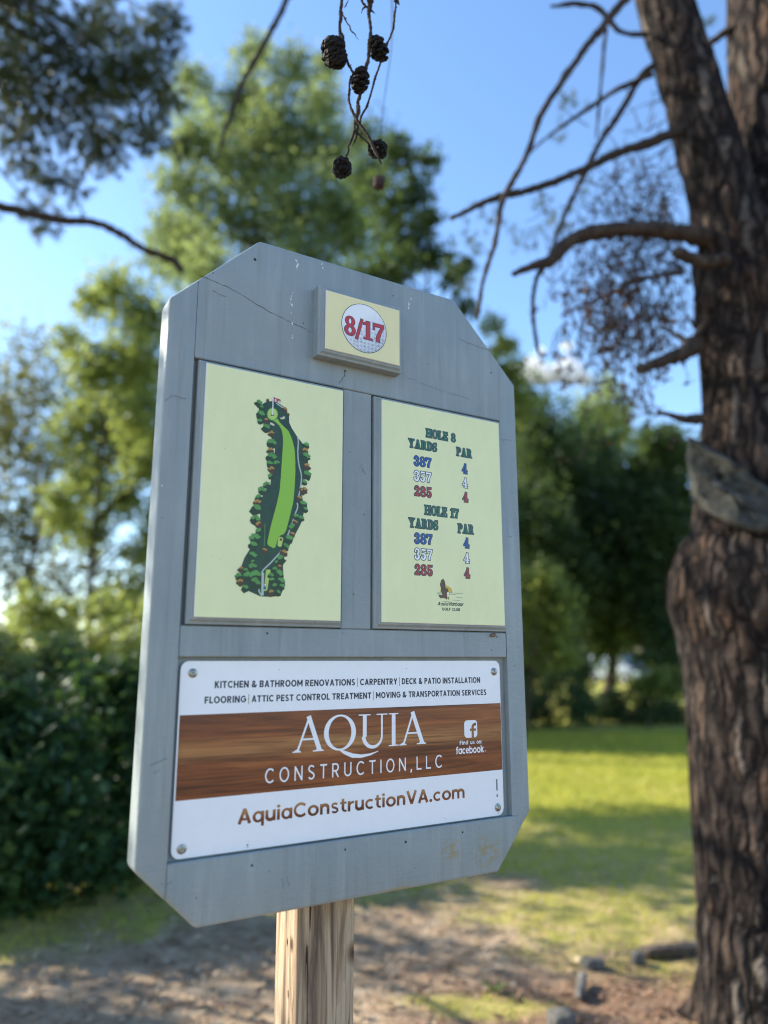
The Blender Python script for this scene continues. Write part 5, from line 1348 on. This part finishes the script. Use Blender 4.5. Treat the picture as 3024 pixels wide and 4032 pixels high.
# living crown above the picture: throws the dappled shade
cn = MB(); cl = MB()
for i in range(26):
    a = RNG.uniform(0, 2 * pi); d = RNG.uniform(0.4, 1.7); z = RNG.uniform(7.9, 10.5)
    c_ = pb + np.array([d * cos(a), d * sin(a), z])
    p = blob_points(c_, 0.6, 70, 10, 0.35); dd = p - c_; dd /= np.linalg.norm(dd, axis=1)[:, None] + 1e-9
    needle_tufts(cn, p, dd, 0.13, 0.004, 20)
    s0 = pb + np.array([0, 0, z - 0.8]); tube(cl, [s0, (s0 + c_) / 2 + [0, 0, .1], c_], [0.035, 0.02, 0.006], 6, 8)
cn.build('crown', [M_NEEDLE], pine, smooth=False, origin=pb)
cl.build('upper_limbs', [M_BARK2], pine, origin=pb)

# ------------------------------------------------------------------ hanging twig with cones
def cpt(x, y, Y=1.30): return at((1150 + x / 2.765) / 1.8228, (y / 2.765) / 1.8228, Y)
M_CONE = plain('dark_cone', (0.008, 0.007, 0.007), 0.75, var=0.5, spec=0.25)
def cone_mesh(mb, c, rx, rz, axis, seed, n=86, openness=0.5, i_cone=0):
    rs_ = np.random.default_rng(seed)
    axis = np.array(axis, float); axis /= np.linalg.norm(axis)
    a = np.cross(axis, [0.3, 1, 0.2]); a /= np.linalg.norm(a); b = np.cross(axis, a)
    Mx = np.column_stack([a, b, axis])
    # core
    th = np.linspace(0.05, pi - 0.05, 9)[:, None]; ph = np.linspace(0, 2 * pi, 13)[:-1][None, :]
    v = np.stack([0.5 * rx * np.sin(th) * np.cos(ph), 0.5 * rx * np.sin(th) * np.sin(ph), 0.72 * rz * np.cos(th) + 0 * ph], -1).reshape(-1, 3)
    mb.add(v @ Mx.T + c, [[i * 12 + j, i * 12 + (j + 1) % 12, (i + 1) * 12 + (j + 1) % 12, (i + 1) * 12 + j] for i in range(8) for j in range(12)])
    for i in range(n):
        t = (i + 0.5) / n; z = 1 - 2 * t; phi = i * 2.39996 + rs_.normal() * 0.05
        sr = math.sqrt(max(0, 1 - z * z)) ** 0.85
        out = np.array([cos(phi), sin(phi), 0]); tan_ = np.array([-sin(phi), cos(phi), 0]); up = np.array([0, 0, 1.0])
        L = rx * (0.62 + 0.1 * rs_.normal()) * (0.55 + 0.45 * sr); W_ = rx * (0.40 if i_cone < 3 else 0.27) * (0.6 + 0.4 * sr)
        root = out * rx * 0.42 * sr + up * rz * z * 0.80
        tilt = openness * (-0.35 - z * 0.9) + rs_.normal() * 0.12
        d = out * cos(tilt) * (0.35 + 0.65 * sr) + up * (-sin(tilt)) ; d /= np.linalg.norm(d)
        nrm = np.cross(tan_, d)
        pr = [(0, .45), (.45, .8), (.8, 1.0), (1.0, .62)]
        th_ = 0.13 * rx
        top = []; bot = []
        for f_, w_ in pr:
            lift = -0.22 * L * f_ * f_
            cc = root + d * L * f_ + nrm * lift
            tk = th_ * (0.5 + 0.9 * f_) if f_ < 1 else th_ * 0.7
            top += [cc - tan_ * W_ * w_ + nrm * tk * .5, cc + nrm * (tk * .5 + 0.12 * rx * f_ * (f_ > .7)), cc + tan_ * W_ * w_ + nrm * tk * .5]
            bot += [cc - tan_ * W_ * w_ - nrm * tk * .5, cc - nrm * tk * .5, cc + tan_ * W_ * w_ - nrm * tk * .5]
        v = np.array(top + bot); m = 12
        f = []
        for r in range(3):
            for s in range(2):
                q0 = r * 3 + s
                f.append([q0, q0 + 1, q0 + 4, q0 + 3]); f.append([m + q0, m + q0 + 3, m + q0 + 4, m + q0 + 1])
            f.append([r * 3, r * 3 + 3, m + r * 3 + 3, m + r * 3]); f.append([r * 3 + 2, m + r * 3 + 2, m + r * 3 + 5, r * 3 + 5])
        f += [[9, 10, m + 10, m + 9], [10, 11, m + 11, m + 10]]
        mb.add(v @ Mx.T + c, f)
top0 = at(800, -95, 1.36)
twig = empty('pine_cone_twig', top0, 'bare hanging pine twig with five sharp dark cones above the sign', 'twig')
mb = MB()
def tw_(pts, w, Y=1.30, pre=None):
    P = [cpt(x, y, Y) for x, y in pts]
    if len(P) > 3:   # kinks between the knots of the twig
        q_ = spline(np.column_stack([np.array(P), np.array(w, float)]), 2 * len(P) - 1); q_[1:-1, :3] += RNG.normal(size=(len(q_) - 2, 3)) * 0.0009; q_[1:-1, 3] *= RNG.uniform(0.85, 1.25, len(q_) - 2)
        P, w = list(q_[:, :3]), list(q_[:, 3])
        for s_ in q_[2:-2:3]:
            d_ = rand_dirs(1)[0] * [1, 0.5, 1]; tube(mb, [s_[:3], s_[:3] + d_ * 0.0035, s_[:3] + d_ * 0.0065 + [0, 0, 0.001]], [0.0011, 0.0012, 0.0004], 6, 6)
    if pre is not None: P = [np.array(pre)] + P; w = [w[0]] + list(w)
    tube(mb, P, [1.25 * x / 2.765 / F_PX * 1.3 / 2 for x in w], 9, len(P) * 9, disp=lambda p, r: 0.55 * r[:, None] * (fbm(p * 420, 2, 2) - 0.45) * 2)
tw_([(540, 0), (520, 200), (523, 330), (540, 420), (560, 520), (590, 640), (640, 760), (670, 830)], [32, 30, 32, 36, 30, 26, 26, 24], 1.305, top0 + np.array([-.06, 0, .02]))
tw_([(850, -40), (845, 60), (838, 150), (850, 350), (835, 560), (810, 730), (765, 880), (735, 1040), (712, 1200), (690, 1330), (668, 1450), (615, 1590), (590, 1700)], [46, 46, 30, 30, 32, 36, 32, 28, 36, 22, 24, 22, 20], 1.30, top0)
tw_([(1135, -40), (1130, 60), (1110, 240), (1095, 340), (1040, 480), (1000, 600), (968, 690), (900, 860), (850, 1050), (760, 1270), (725, 1380), (690, 1480), (660, 1590)], [20, 20, 20, 20, 20, 18, 22, 20, 22, 22, 18, 16, 8], 1.315, top0 + np.array([.1, 0, .03]))
tw_([(640, 830), (622, 980), (635, 1150), (680, 1260), (760, 1380), (850, 1520), (905, 1650), (970, 1790)], [18, 22, 22, 26, 26, 26, 30, 12], 1.275)
tw_([(672, 1420), (740, 1475), (800, 1530), (880, 1600)], [22, 20, 18, 16], 1.305)
tw_([(545, 130), (575, 210), (620, 290), (680, 370), (725, 435)], [16, 14, 12, 10, 3], 1.31)
tw_([(850, 85), (800, 60), (768, 20), (755, -40)], [24, 20, 22, 20], 1.30); tw_([(810, 70), (775, 90), (752, 150)], [20, 16, 4], 1.29); tw_([(840, 90), (870, 120), (905, 150)], [24, 18, 4], 1.31)
tw_([(805, 690), (835, 690), (848, 675)], [14, 12, 5]); tw_([(740, 1480), (752, 1460), (758, 1438)], [12, 12, 10]); tw_([(690, 1330), (715, 1380), (700, 1450), (680, 1560)], [22, 20, 18, 6], 1.30)
tw_([(1125, 0), (1150, 20), (1168, 55)], [22, 30, 8], 1.315); tw_([(1110, 250), (1098, 246)], [16, 10], 1.315)
mb.build('twig', [M_TWIG], twig, origin=top0)
mb = MB()   # one dry leaf caught at the top
P = [cpt(x, y, 1.30) for x, y in ((625, -20), (600, 15), (560, 95), (590, 70))]
mb.add(P, [[0, 1, 2, 3]]); mb.build('dry_leaf', [M_DEADNEEDLE], twig, origin=top0, smooth=False)
px = 1 / 2.765 / F_PX * 1.3
for i, (x, y, rx, ry, ax, op, nn) in enumerate([(465, 585, 148, 185, (-0.25, -0.25, 0.9), 0.35, 84), (935, 525, 118, 178, (-0.3, 0.1, 0.95), 0.9, 46), (742, 880, 118, 152, (0.1, -0.1, 1), 0.9, 42), (935, 1632, 116, 140, (0.2, 0.75, 0.5), 0.95, 52), (548, 1818, 118, 138, (0.1, 0.9, 0.35), 0.9, 54)]):
    mb = MB(); c_ = cpt(x, y, (1.285, 1.31, 1.285, 1.30, 1.285)[i])
    cone_mesh(mb, np.zeros(3), rx * px * 1.0, ry * px * 1.0, ax, i + 3, nn, op, i)
    mb.build('pine_cone', [M_CONE], twig, smooth=False, loc=c_ - top0)
# a farther twig with one blurred cone
t2 = at(845, -60, 2.0)
twig2 = empty('pine_cone_twig', t2, 'thin farther twig ending in a single blurred reddish cone', 'twig')
mb = MB(); e2 = at(818, 395, 2.0)
tube(mb, [t2, at(846, 90, 2.0), at(826, 250, 2.0), e2], [0.0024, 0.0016, 0.0012, 0.001], 6, 30)
mb.build('twig', [M_TWIG], twig2, origin=t2)
mb = MB(); cone_mesh(mb, np.zeros(3), 0.018, 0.022, (0, 0.3, 1), 20, 80, 0.5)
mb.build('pine_cone', [plain('brown_cone', (0.045, 0.024, 0.022), 0.8, var=0.4)], twig2, smooth=False, loc=e2 - t2)

# ------------------------------------------------------------------ edging stones and timber by the pine
M_STONE = Mat('grey_stone'); o = M_STONE.obj()
M_STONE.set('Base Color', M_STONE.ramp(M_STONE.noise(o, 18, 5, 0.65), [(0.3, (0.05, 0.047, 0.04)), (0.55, (0.11, 0.103, 0.09)), (0.75, (0.19, 0.18, 0.155))])); M_STONE.set('Roughness', 0.9); M_STONE.bump(M_STONE.noise(o, 60, 4), 0.5, 0.01)
def rock(name, c, dims, rot, label, cat, seed, mat=None, group=None, blocky=0.35):
    bm = bmesh.new(); bmesh.ops.create_cube(bm, size=2.0)
    bmesh.ops.subdivide_edges(bm, edges=bm.edges, cuts=7, use_grid_fill=True)
    rs_ = np.random.default_rng(seed); off = rs_.random(3) * 20
    for v in bm.verts:
        p = np.array(v.co); s_ = p / np.linalg.norm(p); p = p * blocky + s_ * (1 - blocky) * 1.15
        nn = fbm((p * 1.6 + off)[None], 4, seed)[0] - 0.5
        p = p * (1 + 0.34 * nn); v.co = p * np.array(dims) / 2
    me = bpy.data.meshes.new(name); bm.to_mesh(me); bm.free()
    for p in me.polygons: p.use_smooth = True
    ob = link(name, me, [mat or M_STONE.m], None, c); ob.rotation_euler = rot
    return tag(ob, label, cat, group)
GE = 'stones edging the mulch bed'
g1 = on_ground(1212, 2212); rock('edging_stone', (g1[0], g1[1], 0.008), (0.11, 0.09, 0.09), (0.1, 0, 0.3), 'blue grey rounded edging stone, nearest of the stones edging the mulch bed', 'stone', 2, group=GE, blocky=0.4)
g1 = on_ground(1282, 2092); rock('edging_stone', (g1[0], g1[1], 0.016), (0.11, 0.075, 0.065), (0, 0.15, 0.2), 'pale tilted edging stone, middle of the stones edging the mulch bed', 'stone', 5, group=GE)
g1 = on_ground(1262, 2150); rock('edging_stone', (g1[0] - 0.005, g1[1] + 0.03, 0.03), (0.04, 0.19, 0.045), (0.1, 0, -0.35), 'narrow light edging stone lying lengthwise before the middle stone', 'stone', 7, group=GE)
g1 = on_ground(1378, 2078); rock('edging_stone', (g1[0], g1[1], 0.014), (0.065, 0.06, 0.07), (0, 0, 0.1), 'small upright edging stone at the end of the dark timber', 'stone', 9, group=GE)
a_ = on_ground(1392, 2064); b_ = on_ground(1530, 2052)
d_ = b_ - a_
M_LOG = bark_mat('old_timber', (0.025, 0.02, 0.016), (0.085, 0.065, 0.05), (0.21, 0.175, 0.14), 14, 1.0)
rock('edging_timber', ((a_ + b_) / 2 + [0, 0, 0.014]), (np.linalg.norm(d_), 0.06, 0.045), (0, 0, math.atan2(d_[1], d_[0])), 'dark weathered timber edging the mulch bed beside the pine', 'timber', 12, M_LOG, blocky=0.9)
# a weed between the dirt and the mulch
w0 = on_ground(1068, 2140)
wd = empty('weed', w0, 'small pale green weed growing in the mulch', 'weed')
mb = MB()
for i in range(16):
    a = RNG.uniform(0, 2 * pi); d = np.array([cos(a), sin(a), RNG.uniform(0.4, 1.2)]); L = RNG.uniform(0.04, 0.08)
    s_ = np.array([-sin(a), cos(a), 0]) * 0.009
    mb.add([[0, 0, 0], d * L * 0.5 + s_, d * L * [1, 1, 0.8], d * L * 0.5 - s_], [[0, 1, 2, 3]])
mb.build('leaves', [M_LEAF_A], wd, smooth=False)

# ------------------------------------------------------------------ vehicle parked beyond the trees
VY = 47.0
vc = at(1338, 1460, VY); vc[2] = 0
van = empty('parked_van', vc, 'pale blue grey van parked beyond the lawn, seen through a gap in the dark wood', 'van')
van.rotation_euler = (0, 0, R(-62))
M_VAN = plain('silver_car_paint', (0.26, 0.30, 0.33), 0.25); M_GLASS = plain('car_glass', (0.10, 0.14, 0.17), 0.06, spec=0.8); M_TYRE = plain('tyre_rubber', (0.02, 0.02, 0.02), 0.85)
prof = [(-1.9, 0.35), (1.55, 0.35), (1.85, 0.45), (1.9, 0.85), (1.35, 1.05), (0.75, 1.72), (-1.75, 1.78), (-1.92, 1.6), (-1.95, 0.5)]
bm = bmesh.new()
A_ = [bm.verts.new((x, -0.85, z)) for x, z in prof]; C2 = [bm.verts.new((x, 0.85, z)) for x, z in prof]
bm.faces.new(A_); bm.faces.new(list(reversed(C2)))
for i in range(len(prof)): bm.faces.new((A_[i], C2[i], C2[(i + 1) % len(prof)], A_[(i + 1) % len(prof)]))
bmesh.ops.recalc_face_normals(bm, faces=bm.faces)
bmesh.ops.bevel(bm, geom=bm.edges[:], offset=0.07, segments=3, affect='EDGES', clamp_overlap=True)
me = bpy.data.meshes.new('body'); bm.to_mesh(me); bm.free()
for p in me.polygons: p.use_smooth = True
body = link('body', me, [M_VAN], van)
def quad_part(name, pts, mat, th=0.02):
    mb = MB(); P = np.array(pts, float); nn = np.cross(P[1] - P[0], P[2] - P[0]); nn /= np.linalg.norm(nn)
    mb.add(np.vstack([P, P + nn * th]), [[3, 2, 1, 0], [4, 5, 6, 7], [0, 1, 5, 4], [1, 2, 6, 5], [2, 3, 7, 6], [3, 0, 4, 7]])
    return mb.build(name, [mat], van, smooth=False)
quad_part('windscreen', [(1.33, -0.70, 1.09), (1.33, 0.70, 1.09), (0.80, 0.66, 1.67), (0.80, -0.66, 1.67)], M_GLASS)
for s in (-1, 1):
    y_ = s * 0.852
    for x0, x1 in ((-0.1, 0.75), (-0.95, -0.2), (-1.75, -1.05)):
        pts = [(x0, y_, 1.08), (x1 + (0.25 if x1 > .7 else 0), y_, 1.08), (x1 - (0.1 if x1 > .7 else 0), y_, 1.58), (x0, y_, 1.58)]
        quad_part('side_window', pts if s < 0 else pts[::-1], M_GLASS, 0.012)
    quad_part('headlight', [(1.905, s * 0.55 - 0.2, 0.62), (1.905, s * 0.55 + 0.2, 0.62), (1.89, s * 0.55 + 0.2, 0.82), (1.89, s * 0.55 - 0.2, 0.82)], M_WHITE, 0.03)
for x in (-1.2, 1.2):
    for s in (-1, 1):
        mb = MB(); a = np.linspace(0, 2 * pi, 25)[:-1]; rows = []
        for r, yy in ((0.16, -.09), (0.30, -.1), (0.33, -.06), (0.33, .06), (0.30, .1), (0.16, .09)):
            rows.append(np.column_stack([r * np.cos(a), np.full(24, yy), r * np.sin(a)]))
        mb.add(np.vstack(rows), [[i * 24 + j, i * 24 + (j + 1) % 24, (i + 1) * 24 + (j + 1) % 24, (i + 1) * 24 + j] for i in range(5) for j in range(24)])
        wh = mb.build('wheel', [M_TYRE], van, loc=(x, s * 0.80, 0.33))
        mb = MB(); mb.add(np.column_stack([0.17 * np.cos(a), np.full(24, s * 0.085), 0.17 * np.sin(a)]), [list(range(24))]); mb.build('rim', [M_STEEL], wh, smooth=False)

# ------------------------------------------------------------------ clouds, far beyond everything
k = Mat('cloud_white'); k.set('Base Color', (0.95, 0.95, 0.95, 1)); k.set('Roughness', 1.0); k.set('Specular IOR Level', 0.0)
tr = k.node('ShaderNodeBsdfTranslucent'); tr.inputs[0].default_value = (0.95, 0.95, 0.95, 1)
ms = k.node('ShaderNodeMixShader'); ms.inputs[0].default_value = 0.5
k.L(k.b.outputs[0], ms.inputs[1]); k.L(tr.outputs[0], ms.inputs[2]); k.L(ms.outputs[0], k.out.inputs[0])
def cloud(vx, vy, wpx, hpx, Y, n, seed, label):
    rs_ = np.random.default_rng(seed); mb = MB()
    th = np.linspace(0.02, pi - 0.02, 14)[:, None]; ph = np.linspace(0, 2 * pi, 25)[:-1][None, :]
    S_ = np.stack([np.sin(th) * np.cos(ph), np.sin(th) * np.sin(ph), np.cos(th) + 0 * ph], -1)
    for i in range(n):
        t = rs_.uniform(-1, 1); x = vx + t * wpx / 2; hh = hpx * (1 - t * t * 0.8)
        y = vy + hpx / 2 - abs(rs_.normal()) * hh * 0.45
        c_ = at(x, y, Y + rs_.normal() * view_m(wpx, Y) * 0.2); r = view_m(hpx * rs_.uniform(0.10, 0.26), Y)
        p = S_ * r; p = p * (0.75 + 0.6 * fbm(S_ * 2.2 + seed + i * 3.1, 4, seed))[..., None] * np.array([1.3, 1.2, 0.85])
        mb.add(p.reshape(-1, 3) + c_, [[a_ * 24 + b_, a_ * 24 + (b_ + 1) % 24, (a_ + 1) * 24 + (b_ + 1) % 24, (a_ + 1) * 24 + b_] for a_ in range(13) for b_ in range(24)])
    return tag(mb.build('cloud', [k.m]), label, 'cloud', kind='structure')
cloud(1185, 792, 170, 60, 1500, 60, 3, 'small white cloud beside the sign')

# unseen tree added outside the left edge to lay shade bands on the lawn
tree('unseen_shade_tree', 'unseen leafy tree added left of the hedge to shade the path and lawn', 'tree', (-6.9, 8.9),
     [(-6.6, 8.7, 3.6, .7), (-6.9, 9.3, 4.6, .8), (-6.3, 8.3, 5.0, .6), (-7.2, 8.8, 5.9, .8), (-6.5, 9.2, 6.8, .7), (-6.8, 8.3, 7.6, .6), (-6.2, 9.9, 5.6, .5), (-7.0, 7.8, 4.4, .5), (-6.9, 10.4, 6.6, .6)], 900, 0.075, M_LEAF_A, trunk_r=0.14, clumps=16, spread=0.3)
